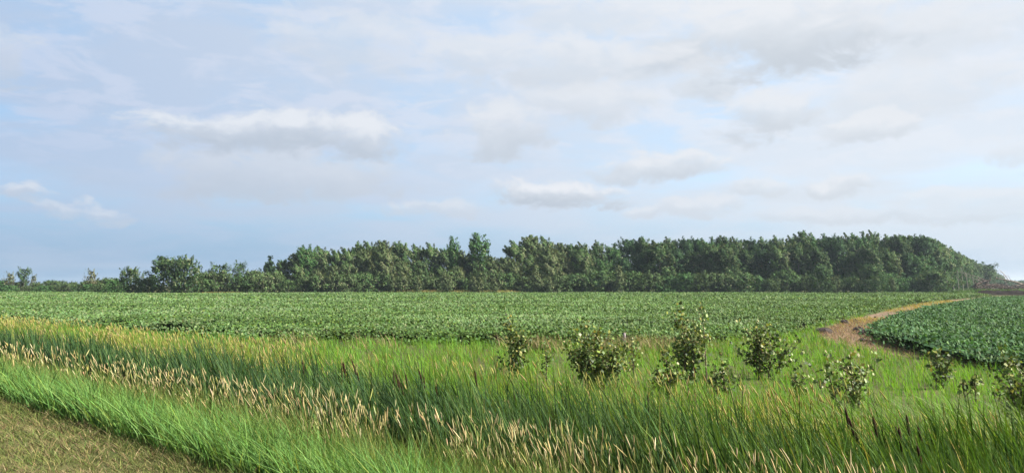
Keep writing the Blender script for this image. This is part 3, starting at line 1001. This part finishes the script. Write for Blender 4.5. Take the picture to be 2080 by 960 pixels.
make_kind('round', 'poplar_tree', 'tree', 10.0, 142,
          dict(W=8.8, prof=DOME, n_tufts=120, per=36, size=0.36, greens=DARK, pale=SILVER, pale_share=0.04, tuft=(0.9, 1.6), thick=0.7, z0=0.04, wind=0.05),
          dict(r0=0.16, lean_x=0.0, stems=3, spread=1.6))
make_kind('slim', 'poplar_tree', 'tree', 8.0, 143,
          dict(W=3.2, prof=(0.5, 0.9, 1.0, 0.85, 0.6, 0.35, 0.1), n_tufts=34, per=30, size=0.32, greens=WOODG, pale=SILVER, pale_share=0.30, tuft=(1.0, 1.8), thick=0.4, z0=0.05, wind=0.1, up=1.3, out=0.25),
          dict(r0=0.08, lean_x=0.0))
make_kind('crooked', 'crooked_tree', 'tree', 9.0, 144,
          dict(W=6.5, prof=(0.2, 0.3, 0.5, 0.8, 1.0, 0.9, 0.6), n_tufts=30, per=34, size=0.34, greens=DARK, pale=SILVER, pale_share=0.05, tuft=(0.8, 1.6), thick=0.8, z0=0.15, wind=0.0, up=0.4, out=0.9),
          dict(r0=0.13, lean_x=0.06, stems=2, spread=1.3, limb_share=0.8))
make_kind('spruce', 'spruce_tree', 'tree', 13.0, 145,
          dict(W=4.6, prof=CONE, n_tufts=80, per=34, size=0.34, greens=((0.030, 0.060, 0.030, 3), (0.036, 0.068, 0.034, 2)), pale=SILVER, pale_share=0.0, tuft=(0.7, 1.3), thick=0.45, z0=0.04, wind=0.0, up=0.1, out=1.0),
          dict(r0=0.14, lean_x=0.0, limb_share=0.2))
make_kind('thin', 'thin_tree', 'tree', 7.0, 146,
          dict(W=5.0, prof=(0.6, 0.9, 1.0, 0.8, 0.7, 0.5, 0.2), n_tufts=26, per=22, size=0.30, greens=((0.10, 0.115, 0.055, 3), (0.13, 0.125, 0.07, 2)), pale=SILVER, pale_share=0.2, tuft=(1.2, 2.2), thick=0.35, z0=0.1, wind=0.0, up=1.1, out=0.45),
          dict(r0=0.08, lean_x=0.0, stems=3, spread=1.2, limb_share=0.7))
for i, (gr, ps, w, th) in enumerate(((WILLOWG, 0.04, 7.0, 0.6), (WOODG, 0.06, 6.0, 0.6), (WILLOWG, 0.10, 5.0, 0.5), (FRESH, 0.03, 7.5, 0.55))):
    make_kind('shrub%d' % i, 'willow_shrub', 'shrub', 4.2, 160 + i,
              dict(W=w, prof=DOME, n_tufts=70, per=30, size=0.30, greens=gr, pale=SILVER, pale_share=ps, tuft=(0.6, 1.2), thick=th, z0=0.02, wind=0.1, up=0.7, out=0.7),
              dict(r0=0.06, lean_x=0.0, stems=5, spread=1.5, limb_share=0.3), 'foliage', 'stems')
make_kind('sprout', 'poplar_sucker', 'shrub', 4.0, 171,
          dict(W=2.2, prof=(0.7, 0.9, 1.0, 0.8, 0.6, 0.35, 0.1), n_tufts=22, per=24, size=0.26, greens=((0.075, 0.105, 0.045, 3), (0.09, 0.12, 0.055, 2)), pale=SILVER, pale_share=0.35, tuft=(0.8, 1.4), thick=0.3, z0=0.04, wind=0.3, up=1.2, out=0.25),
          dict(r0=0.04, lean_x=-0.08), 'foliage', 'stem')


def plant(key, px, d, top, label, group=None, widen=1.0, rz=0.0, tilt=0.0):
    root, H, used = KIND[key]
    if used:
        r = root.copy()
        COL.objects.link(r)
        for ch in root.children:
            c = ch.copy()
            COL.objects.link(c)
            c.parent = r
    else:
        r = root
        KIND[key][2] = True
    x, y = at_d(px, d)
    zb = float(ground_z(x, y))
    s = height_px(d, top, zb) / H
    r.location = (x, y, zb)
    r.scale = (s * widen, s * widen, s)
    r.rotation_euler = (0, tilt, rz)
    r['label'] = label
    if group:
        r['group'] = group
    elif 'group' in r:
        del r['group']
    return r


rnd = random.Random(11)
# trees with a look of their own ------------------------------------------------
plant('thin', 22, 265, 552, 'small bushy thin-leaved tree standing at the far left end of the hedgerow', rz=0.4)
plant('crooked', 50, 262, 540, 'small bare-stemmed crooked tree poking above the low bushes at the far left', widen=0.75)
plant('thin', 66, 263, 556, 'low tree leaning right, just right of the small crooked tree at far left', widen=0.7, tilt=0.15, rz=1.1)
plant('thin', 187, 232, 546, 'pale olive two-topped little tree alone among low bushes left of the dark shrubby trees', widen=0.95)
plant('shaggy', 268, 205, 541, 'medium shaggy tree just left of the big rounded dark tree', widen=1.15)
plant('round', 338, 201, 520, 'big rounded dark tree with smooth left side, left half of the isolated clump', widen=1.3)
plant('shaggy', 378, 199, 519, 'silvery shaggy tree with pale windblown tips, right half of the isolated clump', widen=1.12, rz=0.6)
plant('crooked', 446, 222, 531, 'dark crooked tree with open clumped crown right of the isolated clump')
plant('crooked', 486, 224, 527, 'slender tree with a bent flag-like top left of the wood', widen=0.6, rz=0.5)
plant('spruce', 549, 232, 514, 'dark pointed spruce at the left end of the wood', widen=0.8)
plant('poplar3', 626, 236, 496, 'tall light-crowned tree rising above the left end of the wood', widen=0.95)
plant('tallpoplar', 921, 226, 479, 'slim tall poplar left of the gap, beside the twin-stemmed one', widen=0.62)
plant('tallpoplar', 972, 228, 473, 'tallest twin-stemmed poplar with airy crown standing out left of the gap in the wood', widen=1.12, rz=0.3)
plant('round', 1768, 208, 536, 'large rounded willow bush in front of the right part of the wood', widen=1.2)
plant('round', 1668, 210, 541, 'broad rounded bush left of the largest willow bush', widen=1.15, rz=1.0)

# the wood: crowns that nothing tells apart share the label of their stretch -----
TOPX = (500, 545, 560, 600, 640, 665, 700, 730, 760, 785, 800, 830, 860, 885, 905, 945, 1005, 1016, 1030, 1050, 1090, 1130, 1165, 1182, 1200, 1250, 1300, 1400, 1500, 1560, 1600, 1640, 1700, 1760, 1820, 1860, 1895)
TOPY = (548, 532, 526, 516, 508, 499, 502, 492, 488, 481, 487, 495, 496, 494, 500, 505, 520, 535, 505, 488, 478, 481, 490, 500, 487, 480, 483, 482, 477, 481, 480, 469, 471, 471, 473, 476, 482)
TOP = lambda px: float(np.interp(px, TOPX, TOPY))
STRETCH = ((500, 700, 'grey-green tree in the lower left stretch of the wood', 'trees in the left stretch of the wood'),
           (700, 910, 'windblown poplar in the humped stretch of wood left of the gap', 'trees left of the gap in the wood'),
           (910, 1030, 'lower tree under the tallest twin-stemmed poplar', 'trees under the twin-stemmed poplar'),
           (1030, 1190, 'silvery windblown poplar in the clump right of the gap', 'trees right of the gap in the wood'),
           (1190, 1420, 'dense dark poplar in the middle stretch of the wood', 'trees in the middle stretch of the wood'),
           (1420, 1640, 'greener dense poplar right of the middle of the wood', 'trees right of the middle of the wood'),
           (1640, 1910, 'tall feathery poplar in the highest right stretch of the wood', 'trees in the highest stretch of the wood'))


def stretch(px):
    for a, b, l, g in STRETCH:
        if a <= px < b:
            return l, g
    return STRETCH[-1][2:]


px = 520.0
while px < 1895:
    d = 236 + rnd.uniform(0, 10)
    lab, grp = stretch(px)
    keys = ['poplar0', 'poplar2', 'poplar4', 'poplar1'] if px < 1190 else ['poplar1', 'poplar3', 'poplar4', 'poplar5']
    if not 950 < px < 1040:
        plant(rnd.choice(keys), px, d, TOP(px) + abs(rnd.gauss(0, 5)) - 2, lab, grp, rnd.uniform(0.85, 1.15), rnd.uniform(-0.5, 0.5), rnd.uniform(-0.04, 0.01))
    px += rnd.uniform(23, 33)
px = 535.0
while px < 1890:
    d = 224 + rnd.uniform(-3, 5)
    lab, grp = stretch(px)
    keys = ['poplar0', 'poplar2', 'poplar4', 'poplar2'] if px < 1190 else ['poplar1', 'poplar5', 'poplar4', 'poplar0', 'poplar3']
    top = TOP(px) + rnd.uniform(8, 42)
    plant(rnd.choice(keys), px, d, min(top, 552), lab, grp, rnd.uniform(0.95, 1.3), rnd.uniform(-0.5, 0.5), rnd.uniform(-0.04, 0.01))
    px += rnd.uniform(30, 42)
for px_, top_ in ((1000, 520), (1014, 530), (1030, 522), (965, 515), (940, 520)):
    plant('poplar2', px_, 232, top_, 'lower tree under the tallest twin-stemmed poplar', 'trees under the twin-stemmed poplar', 1.25, rnd.uniform(-0.5, 0.5))
# the undergrowth in front ------------------------------------------------------
px = 425.0
while px < 1900:
    d = (214 if px > 740 else 212) + rnd.uniform(0, 4)
    if 750 < px < 1090:
        d += 3
    if 400 < px < 545:
        d = 208 + rnd.uniform(0, 4)
    left, mid = px < 740, 740 <= px < 1190
    lab, grp = (('grey-green willow shrub along the left foot of the wood', 'shrubs along the left foot of the wood') if left else
                ('shrub behind the straw coloured fringe at the foot of the wood', 'shrubs at the middle foot of the wood') if mid else
                ('low dark willow shrub along the shaded right foot of the wood', 'shrubs along the right foot of the wood'))
    top = rnd.uniform(546, 568) if not (460 < px < 560) else rnd.uniform(545, 560)
    plant('shrub%d' % rnd.choice((0, 1, 2) if px < 1190 else (0, 1, 3)), px, d, top, lab, grp, rnd.uniform(0.85, 1.2), rnd.uniform(0, 6.28))
    px += rnd.uniform(22, 40)
for px, top in ((655, 553), (676, 558), (800, 556), (822, 552), (852, 562), (905, 556), (915, 560), (965, 562), (978, 563), (1005, 566), (1095, 556), (1118, 562),
                (1260, 540), (1688, 562), (1700, 560), (1745, 566), (1812, 563), (1090, 550)):
    plant('sprout', px, 211.5 + rnd.uniform(-1, 1), top, 'pale windblown poplar sucker standing in front of the wood', 'pale suckers in front of the wood', rnd.uniform(0.9, 1.4), rnd.uniform(-0.6, 0.6))
# the low hedgerow to the left ---------------------------------------------------
for px, d, top in ((-60, 270, 570), (-25, 268, 566), (5, 266, 568), (40, 262, 570), (78, 262, 572), (100, 300, 569), (118, 300, 568), (112, 258, 577), (140, 258, 574), (160, 256, 577), (175, 240, 570),
                   (205, 238, 566), (222, 236, 564), (240, 226, 566), (150, 300, 571), (205, 216, 574), (235, 210, 572), (300, 204, 562), (415, 216, 552), (420, 208, 566), (60, 255, 580), (90, 254, 579), (20, 256, 578), (185, 230, 576)):
    plant('shrub%d' % rnd.choice((0, 1, 2, 3)), px, d, top, 'low shrub in the hedgerow at the far left of the field', 'hedgerow shrubs at the far left', rnd.uniform(1.0, 1.6), rnd.uniform(0, 6.28))
# the edge of the wood running away to the right ----------------------------------
p0, p1 = at_d(1893, 232), at_d(2042, 700)
RCX = (1880, 1900, 1930, 1960, 1985, 2005, 2030, 2050)
RCY = (478, 487, 505, 520, 532, 542, 556, 566)
u = 0.0
while u < 1.0:
    for row in (0, 1):
        q = p0 + (p1 - p0) * u + np.array((-7.0 * row, 3.0))
        pxx = CX + F * q[0] / q[1]
        top = float(np.interp(pxx, RCX, RCY)) + rnd.uniform(-3, 5) * 230 / q[1]
        near = u < 0.25
        plant(rnd.choice(('poplar1', 'poplar3', 'poplar5', 'poplar0')), pxx, float(q[1]), top,
              'poplar on the near part of the wood edge sloping down to the right' if near else 'poplar far along the receding edge of the wood behind the brush pile',
              'near poplars on the receding wood edge' if near else 'far poplars on the receding wood edge', rnd.uniform(0.9, 1.3), rnd.uniform(-0.5, 0.5), rnd.uniform(-0.10, -0.02))
    u += rnd.uniform(0.010, 0.018) * (1 + 2.0 * u)
plant('crooked', 2000, 400, 531, 'flat-topped tree standing above the receding edge of the wood at right', widen=1.2)
for px, d, top in ((2052, 620, 569), (2062, 640, 571), (2072, 600, 570), (2084, 620, 568), (2100, 640, 567), (2040, 560, 568)):
    plant('shrub1', px, d, top, 'distant bluish tree on the skyline behind the brush pile', 'distant trees behind the brush pile', 1.6, rnd.uniform(0, 6))

for key, (root, H, used) in KIND.items():        # a kind that was never planted is taken out again
    if not used:
        for o in list(root.children) + [root]:
            bpy.data.objects.remove(o)

# bare grey trunks along the cleared edge -----------------------------------------
def bare_trunk(x, y, zb, H, lx, label, group=None, name='bare_trunk'):
    rng = np.random.default_rng(int(abs(x * 100)) + int(H * 10))
    r = empty(name, (x, y, zb))
    g = Geo()
    ts = np.linspace(0, 1, 6)
    tube(g, [(lx * H * t + 0.12 * math.sin(4 * t + x), 0.08 * math.sin(5 * t), H * t - 0.2 * (t == 0)) for t in ts], 0.10 * (1 - 0.7 * ts), (0.24, 0.22, 0.19))
    g.build('trunk', M_BARK, r)
    g = Geo()
    for i in range(5):
        t = rng.uniform(0.5, 0.95)
        b = np.array((lx * H * t, 0, H * t))
        e = b + np.array((rng.uniform(-0.9, 0.5), rng.uniform(-0.5, 0.5), rng.uniform(0.3, 1.0)))
        tube(g, (b, (b + e) / 2 + np.array((0, 0, -0.08)), e), (0.04, 0.03, 0.012), (0.20, 0.18, 0.155), 4)
    g.build('branches', M_BARK, r)
    return tag(r, label, 'dead tree', group)


for px, d, top in ((1924, 226, 548), (1937, 227, 562), (1948, 228, 549), (1956, 229, 541), (1966, 231, 553), (1978, 236, 560), (1990, 240, 562), (1912, 225, 558)):
    x, y = at_d(px, d)
    bare_trunk(x, y, Z_FIELD, height_px(d, top, Z_FIELD), -0.10, 'bare pale grey trunk standing at the cleared corner of the wood', 'bare trunks at the cleared corner')

# the brush pile -------------------------------------------------------------------
def log(p, q, r, col, label, group=None, name='fallen_trunk', root_plate=False):
    p, q = np.array(p, dtype=float), np.array(q, dtype=float)
    rng = np.random.default_rng(int(abs(p[0] * 37 + q[2] * 91)))
    o = empty(name, p)
    g = Geo()
    ts = np.linspace(0, 1, 6)
    d = q - p
    tube(g, [d * t + np.array((0, 0, 0.25 * math.sin(3.0 * t))) for t in ts], r * (1 - 0.6 * ts), col)
    g.build('trunk', M_WOOD, o)
    g = Geo()
    for i in range(7):
        t = rng.uniform(0.25, 1.0)
        b = d * t
        e = b + rng.normal(0, 0.9, 3) + np.array((0, 0, 0.7))
        tube(g, (b, (b + e) / 2, e), (r * 0.35, r * 0.25, r * 0.08), col, 4)
    g.build('branches', M_WOOD, o)
    if root_plate:
        g = Geo()
        for i in range(16):
            e = np.array((rng.uniform(-0.7, 0.1), rng.normal(0, 0.7), rng.normal(0, 0.8)))
            tube(g, ((0, 0, 0), e * 0.6 + rng.normal(0, 0.1, 3), e), (0.2, 0.12, 0.03), (0.07, 0.055, 0.045), 4)
        g.build('roots', M_WOOD, o)
    return tag(o, label, 'log', group)


rng = np.random.default_rng(5)
g = Geo()
for i in range(900):
    px = rng.uniform(1978, 2330)
    d = rng.uniform(226, 238)
    x, y = at_d(px, d)
    env = np.interp(px, (1970, 1990, 2005, 2025, 2045, 2080, 2330), (0.6, 2.0, 2.6, 2.4, 1.7, 2.3, 2.8)) * (0.7 + 0.6 * float(fbm(x * 0.25, y * 0.3, 8)))
    z = Z_FIELD + 0.7 + env * rng.random() ** 1.3
    a = rng.uniform(-0.9, 0.9) + (math.pi if rng.random() < 0.5 else 0)
    L = rng.uniform(0.8, 3.2)
    e = np.array((math.cos(a) * L, rng.normal(0, 0.8), rng.normal(0.0, 0.3) * L))
    b = np.array((x, y, z))
    rr = rng.uniform(0.03, 0.15)
    tube(g, (b - e / 2, b + rng.normal(0, 0.12, 3), b + e / 2), (rr, rr * 0.8, rr * 0.3), np.array((0.055, 0.042, 0.036)) * rng.uniform(0.4, 2.0), 4)
tag(g.build('brush_pile', M_WOOD), 'tangled heap of dark uprooted branches and roots at the far right of the field', 'brush pile', kind='stuff')
A3 = lambda px, py, d: (*at_d(px, d), height_px(d, py, 0.0))
log(A3(1980, 578, 224.5), A3(2012, 569, 226), 0.34, (0.07, 0.055, 0.047), 'dark uprooted trunk with root plate at the left end of the brush pile', root_plate=True)
log(A3(2078, 578, 224), A3(2022, 565, 226), 0.24, (0.20, 0.165, 0.14), 'long pale trunk lying slanted across the front of the brush pile')
log(A3(2062, 581, 223.5), A3(2105, 572, 224), 0.22, (0.12, 0.098, 0.084), 'fallen trunk lying low at the right end of the brush pile')
log(A3(2050, 572, 230), A3(2028, 546, 231), 0.12, (0.34, 0.30, 0.27), 'thin bare pole sticking up slanted out of the brush pile', name='leaning_pole')
log(A3(2000, 568, 229), A3(1945, 552, 230), 0.08, (0.17, 0.15, 0.13), 'thin fallen trunk leaning from the brush pile towards the wood', name='leaning_pole')
log(A3(1996, 573, 228), A3(1958, 561, 229), 0.09, (0.17, 0.15, 0.13), 'short grey fallen trunk below the other one leaning towards the wood', name='leaning_pole')

# ------------------------------------------------------------------ young poplars in the grass
def sapling(px, base, top, hw, label, seed, stems=3, leaves=260, lf=0.075, pale=0.12, yellow=0.15, name='poplar_sapling', low=0.15, dark=1.0):
    rng = np.random.default_rng(seed)
    x, y = over_ground(px, base, 0.0)
    zb = float(ground_z(x, y))
    H = height_px(y, top, zb)
    W = 1.25 * hw / F * y
    r = empty(name, (x, y, zb))
    sg, lg = Geo(), Geo()
    paths = []
    for i in range(stems):
        hh = H * (1.0 if i == 0 else rng.uniform(0.55, 0.9))
        ex = W * (rng.uniform(-0.15, 0.15) if i == 0 else rng.uniform(-0.75, 0.75))
        ey = W * rng.uniform(-0.5, 0.5)
        ts = np.linspace(0, 1, 7)
        pts = np.stack((rng.normal(0, 0.04) + ex * (0.45 + 0.55 * ts) - 0.04 * hh * ts ** 2, ey * ts, hh * ts - 0.05 * (ts == 0)), 1)
        tube(sg, pts, (0.016 + 0.004 * H) * (1 - 0.85 * ts), (0.10, 0.075, 0.05), 5)
        paths.append((pts, hh, 1.0))
        for j in range(rng.integers(5, 9)):
            t = rng.uniform(max(low - 0.05, 0.04), 0.8)
            b = np.array([np.interp(t, ts, pts[:, k]) for k in range(3)])
            a = rng.uniform(0, 6.28)
            L = W * rng.uniform(0.45, 0.95) * (1.15 - 0.75 * t)
            e = b + np.array((math.cos(a) * L, math.sin(a) * L * 0.8, L * rng.uniform(0.5, 1.3)))
            e[2] = min(e[2], H * 0.97)
            mid = (b + e) / 2 + np.array((0, 0, -0.05 * L))
            tube(sg, (b, mid, e), (0.009, 0.006, 0.003), (0.115, 0.085, 0.05), 4)
            paths.append((np.stack((b, mid, e)), L, 0.6))
    leaves = int(leaves * 1.7)
    wts = np.array([p[1] * p[2] for p in paths])
    pick = rng.choice(len(paths), leaves, p=wts / wts.sum())
    P = np.empty((leaves, 3))
    for i, k in enumerate(pick):
        pts = paths[k][0]
        t = rng.uniform(low * 0.5 if paths[k][2] == 1.0 else 0.15, 1.0)
        q = t * (len(pts) - 1)
        j = min(int(q), len(pts) - 2)
        P[i] = pts[j] + (pts[j + 1] - pts[j]) * (q - j)
    P += rng.normal(0, 0.035 + 0.02 * H, (leaves, 3)) * np.array((1, 1, 0.8))
    P[:, 2] = np.maximum(P[:, 2], 0.1)
    col = tints(leaves, ((0.060, 0.100, 0.024, 3), (0.085, 0.132, 0.028, 3), (0.044, 0.070, 0.020, 2), (0.135, 0.175, 0.034, 1.4)), 0.28, rng) * dark * 1.25
    hi = P[:, 2] / H
    ye = rng.random(leaves) < yellow * (0.3 + 1.9 * np.clip(hi - 0.35, 0, 1))
    col[ye] = tints(int(ye.sum()), ((0.25, 0.24, 0.05, 2), (0.18, 0.20, 0.045, 3)), 0.15, rng)
    pa = rng.random(leaves) < 0.6 * pale * (0.4 + 1.2 * hi)
    col[pa] = tints(int(pa.sum()), ((0.36, 0.36, 0.19, 2), (0.27, 0.29, 0.13, 2)), 0.16, rng)
    nrm = rng.normal(0, 0.65, (leaves, 3)) + np.array((0.15, -0.55, 0.35))
    nrm[pa] = rng.normal(0, 0.3, (int(pa.sum()), 3)) + np.array((0.9, -0.7, 0.45))
    leaf_quads(lg, P, nrm, 1.15 * lf * rng.uniform(0.65, 1.3, leaves), col, rng, 0.78, 0.12)
    sg.build('stems', M_BARK, r)
    lg.build('leaves', M_SAPL, r)
    return tag(r, label, 'sapling')


sapling(1045, 765, 640, 38, 'dense dark narrow sapling bush, leftmost of the row in the tall grass', 301, 4, 620, 0.085, 0.04, 0.22, dark=0.85)
sapling(1195, 800, 650, 68, 'broad many-stemmed dark sapling bush with yellow tips, widest of the row', 302, 8, 1250, 0.085, 0.05, 0.20, dark=0.9)
sapling(1398, 790, 622, 46, 'tallest sapling, with two loose tops of pale leaves above the bean field', 303, 4, 560, 0.09, 0.10, 0.22)
sapling(1436, 790, 618, 20, 'thin whip with a tuft of pale leaves at its tip beside the tallest sapling', 304, 1, 46, 0.095, 0.45, 0.2, low=0.55)
sapling(1353, 822, 705, 32, 'low dark sapling in front and left of the tallest sapling', 305, 3, 300, 0.08, 0.05, 0.14, dark=0.85)
sapling(1550, 770, 650, 54, 'spreading dark sapling with white-backed leaves right of the tallest one', 306, 5, 560, 0.095, 0.10, 0.14, low=0.25, dark=0.9)
sapling(1470, 815, 718, 24, 'small reddish-stemmed sapling low in the grass between two larger ones', 307, 2, 130, 0.08, 0.08, 0.25)
sapling(1738, 850, 712, 72, 'sparse open sapling with scattered white-backed leaves above the cattails', 308, 4, 330, 0.085, 0.24, 0.16, low=0.25)
sapling(1905, 790, 706, 32, 'small dark upright sapling at the edge of the right bean field', 309, 3, 150, 0.095, 0.08, 0.12, dark=0.8)
sapling(2068, 890, 700, 74, 'tall leafy sapling at the right margin, above bent cattail leaves', 310, 6, 780, 0.075, 0.13, 0.2, dark=0.9)
sapling(1622, 815, 735, 30, 'spindly sapling with few leaves between the spreading one and the open one', 311, 2, 90, 0.08, 0.12, 0.2)
sapling(1978, 830, 748, 24, 'little sprig with large cream coloured leaves in the short grass', 312, 2, 42, 0.10, 0.35, 0.2, low=0.4)
sapling(1111, 775, 690, 18, 'thin dark sapling stem between the two leftmost bushes', 313, 1, 70, 0.07, 0.03, 0.1)
sapling(1285, 770, 690, 30, 'sparse leafy shoot with white-backed leaves right of the widest sapling bush', 314, 2, 60, 0.085, 0.2, 0.2, low=0.3)

for px, base, top, hw, lab, sd in ((905, 900, 846, 26, 'pale leafy weed among the straw heads, leftmost of the leafy weeds at the bottom', 401), (826, 868, 826, 20, 'small grey-green leafy weed at the edge of the dark cattail leaves', 402),
                                   (945, 905, 862, 22, 'pale leafy weed among straw heads just right of a similar one', 403), (1052, 868, 838, 16, 'little weed with white-edged leaves right of the straw heads', 404)):
    o = sapling(px, base, top, hw, lab, sd, 4, 60, 0.07, 0.25, 0.5, name='leafy_weed', dark=1.5)
    o['category'] = 'weed'

# ------------------------------------------------------------------ cattails with brown spikes
SPIKES = (((624, 741), (710, 746), (717, 746), (746, 741), (699, 754), (742, 765)), ((773, 766), (806, 766), (827, 768), (840, 770), (881, 761), (868, 773)),
          ((820, 784), (814, 781), (838, 788), (898, 793)), ((980, 765), (1048, 803)), ((1276, 820), (1324, 816), (1345, 830)),
          ((1735, 841), (1759, 862), (1760, 884)), ((1800, 860),), ((1851, 879), (1842, 884), (1858, 857)), ((1888, 879), (1888, 919)))
SP_LABEL = ('brown cattail spike in the leftmost dark patch of the ditch', 'brown cattail spike in the upper row left of the sapling bushes', 'brown cattail spike low in the dark leaves behind the straw heads',
            'single brown cattail spike just left of the leftmost sapling bush', 'thick brown cattail spike below the tallest sapling', 'brown cattail spike below the sparse open sapling',
            'lone brown cattail spike right of the sparse open sapling', 'brown cattail spike in the little trio low at the right', 'brown cattail spike at the right above the deep green leaves')
for cl, lab in zip(SPIKES, SP_LABEL):
    for px, py in cl:
        rng = np.random.default_rng(px * 7 + py)
        rr_ = ray(px, py)
        ss = rng.uniform(8.9, 9.6) if px < 1000 else rng.uniform(10.2, 11.4)
        y = ss / (UN[0] * rr_[0] / rr_[1] + UN[1])
        x = y * rr_[0] / rr_[1]
        zb = float(ground_z(x, y))
        h = max(0.9, CAM_H + rr_[2] / rr_[1] * y - zb)
        r = empty('cattail', (x, y, zb))
        lx = rng.uniform(-0.16, -0.02)
        P = lambda t: np.array((lx * h * t * t, 0.02 * t, h * t))
        g = Geo()
        tube(g, [P(t) for t in (-0.03, 0.3, 0.6, 0.94)], (0.007, 0.006, 0.005, 0.004), (0.10, 0.13, 0.05), 5)
        tube(g, [P(t) for t in (1.06, 1.12, 1.19)], (0.004, 0.003, 0.0015), (0.22, 0.17, 0.09), 5)
        g.build('stem', M_REED, r)
        g = Geo()
        L, rr = rng.uniform(0.85, 0.90), 0.014 if px < 1200 else 0.017
        spindles(g, P(L)[None], P(1.07)[None], np.array((rr,)), np.array(((0.030, 0.016, 0.010),)), (0.25, 0.9, 1.0, 1.0, 1.0, 0.95, 0.3), 8)
        g.build('seed_spike', M_SPIKE, r)
        for i in range(3):
            g = Geo()
            blades(g, np.array(((rng.normal(0, 0.03), rng.normal(0, 0.03)),)), np.zeros(1), np.array((h * rng.uniform(0.85, 1.15),)), np.array((0.016,)), np.array(((rng.uniform(-0.45, 0.05), rng.normal(0, 0.1)),)),
                   np.array((0.85,)), np.array((rng.uniform(0, 3.1),)), tints(1, ((0.055, 0.105, 0.042, 1),), 0.15, rng), 6, 2.6, 0.12)
            g.build('leaf', M_REED, r)
        tag(r, lab if len(cl) > 1 else lab, 'cattail', ('cattails: ' + lab.split(' spike ')[1]) if len(cl) > 1 else None)

# ------------------------------------------------------------------ clods and a stub of post
def clod(px, py, w, h, label, group=None):
    rng = np.random.default_rng(px)
    x, y = at_z(px, py, Z_FIELD)
    nu, nv = 16, 9
    vs = []
    for j in range(nv):
        th = j / (nv - 1) * math.pi
        for i in range(nu):
            a = i / nu * 2 * math.pi
            k = 0.65 + 0.7 * float(fbm(math.cos(a) * 1.6 + px, math.sin(a) * 1.6 + j * 0.55, px))
            vs.append((math.cos(a) * math.sin(th) * w * k, math.sin(a) * math.sin(th) * w * 0.8 * k, math.cos(th) * h * k + h * 0.25))
    q = [(j * nu + i, (j + 1) * nu + i, (j + 1) * nu + (i + 1) % nu, j * nu + (i + 1) % nu) for j in range(nv - 1) for i in range(nu)]
    o = mesh('soil_clod', vs, q, M_CLOD, None, np.tile(np.array((0.045, 0.036, 0.032)), (len(vs), 1)), smooth=False)
    o.location = (x, y, Z_FIELD)
    return tag(o, label, 'clod', group)


clod(1672, 676, 0.55, 0.24, 'largest dark soil clod at the left tip of the dirt path')
clod(1716, 657, 0.32, 0.22, 'dark soil clod on the upper edge of the dirt path')
clod(1736, 653, 0.26, 0.16, 'small dark soil clod right of the one on the upper path edge')
clod(1744, 673, 0.38, 0.22, 'dark soil clod in the middle of the dirt path')
clod(1756, 679, 0.34, 0.2, 'dark soil clod lying just in front of the middle one')
clod(1771, 683, 0.36, 0.15, 'flat dark soil clod beside the bean plants on the path')
clod(1752, 693, 0.22, 0.12, 'small dark soil clod near the lower edge of the dirt path')
clod(1622, 664, 0.5, 0.14, 'flat grey clod in the green grass left of the dirt path')
clod(1462, 681, 0.3, 0.14, 'flat grey clod beside dead grass behind the tallest sapling')
x, y = at_z(1268, 692, Z_FIELD + 0.35)
g = Geo()
tube(g, ((0, 0, -0.1), (0.01, 0, 0.3), (0.0, 0.01, 0.62), (0.015, 0, 0.70)), (0.075, 0.07, 0.065, 0.03), (0.24, 0.20, 0.20), 8)
o = g.build('post_stub', M_WOOD)
o.location = (x, y, Z_FIELD)
tag(o, 'short grey weathered post stub at the near edge of the large field', 'post')

# ------------------------------------------------------------------ the haze of the summer air
HZ = 2750.0
zb, zt = -2.0, 24.0
v = [(sx * HZ, sy * HZ, z) for z in (zb, zt) for sx, sy in ((-1, -1), (1, -1), (1, 1), (-1, 1))]
mt, nt, bs, out = new_mat('haze_air')
nt.nodes.remove(bs)
vol = nt.nodes.new('ShaderNodeVolumePrincipled')
vol.inputs['Color'].default_value = (0.56, 0.66, 0.78, 1)
vol.inputs['Density'].default_value = 0.00015
vol.inputs['Anisotropy'].default_value = 0.3
nt.links.new(vol.outputs[0], out.inputs['Volume'])
tag(mesh('haze', v, ((0, 3, 2, 1), (4, 5, 6, 7), (0, 1, 5, 4), (1, 2, 6, 5), (2, 3, 7, 6), (3, 0, 4, 7)), mt, smooth=False), 'thin pale summer haze over the whole field', 'haze', kind='stuff')
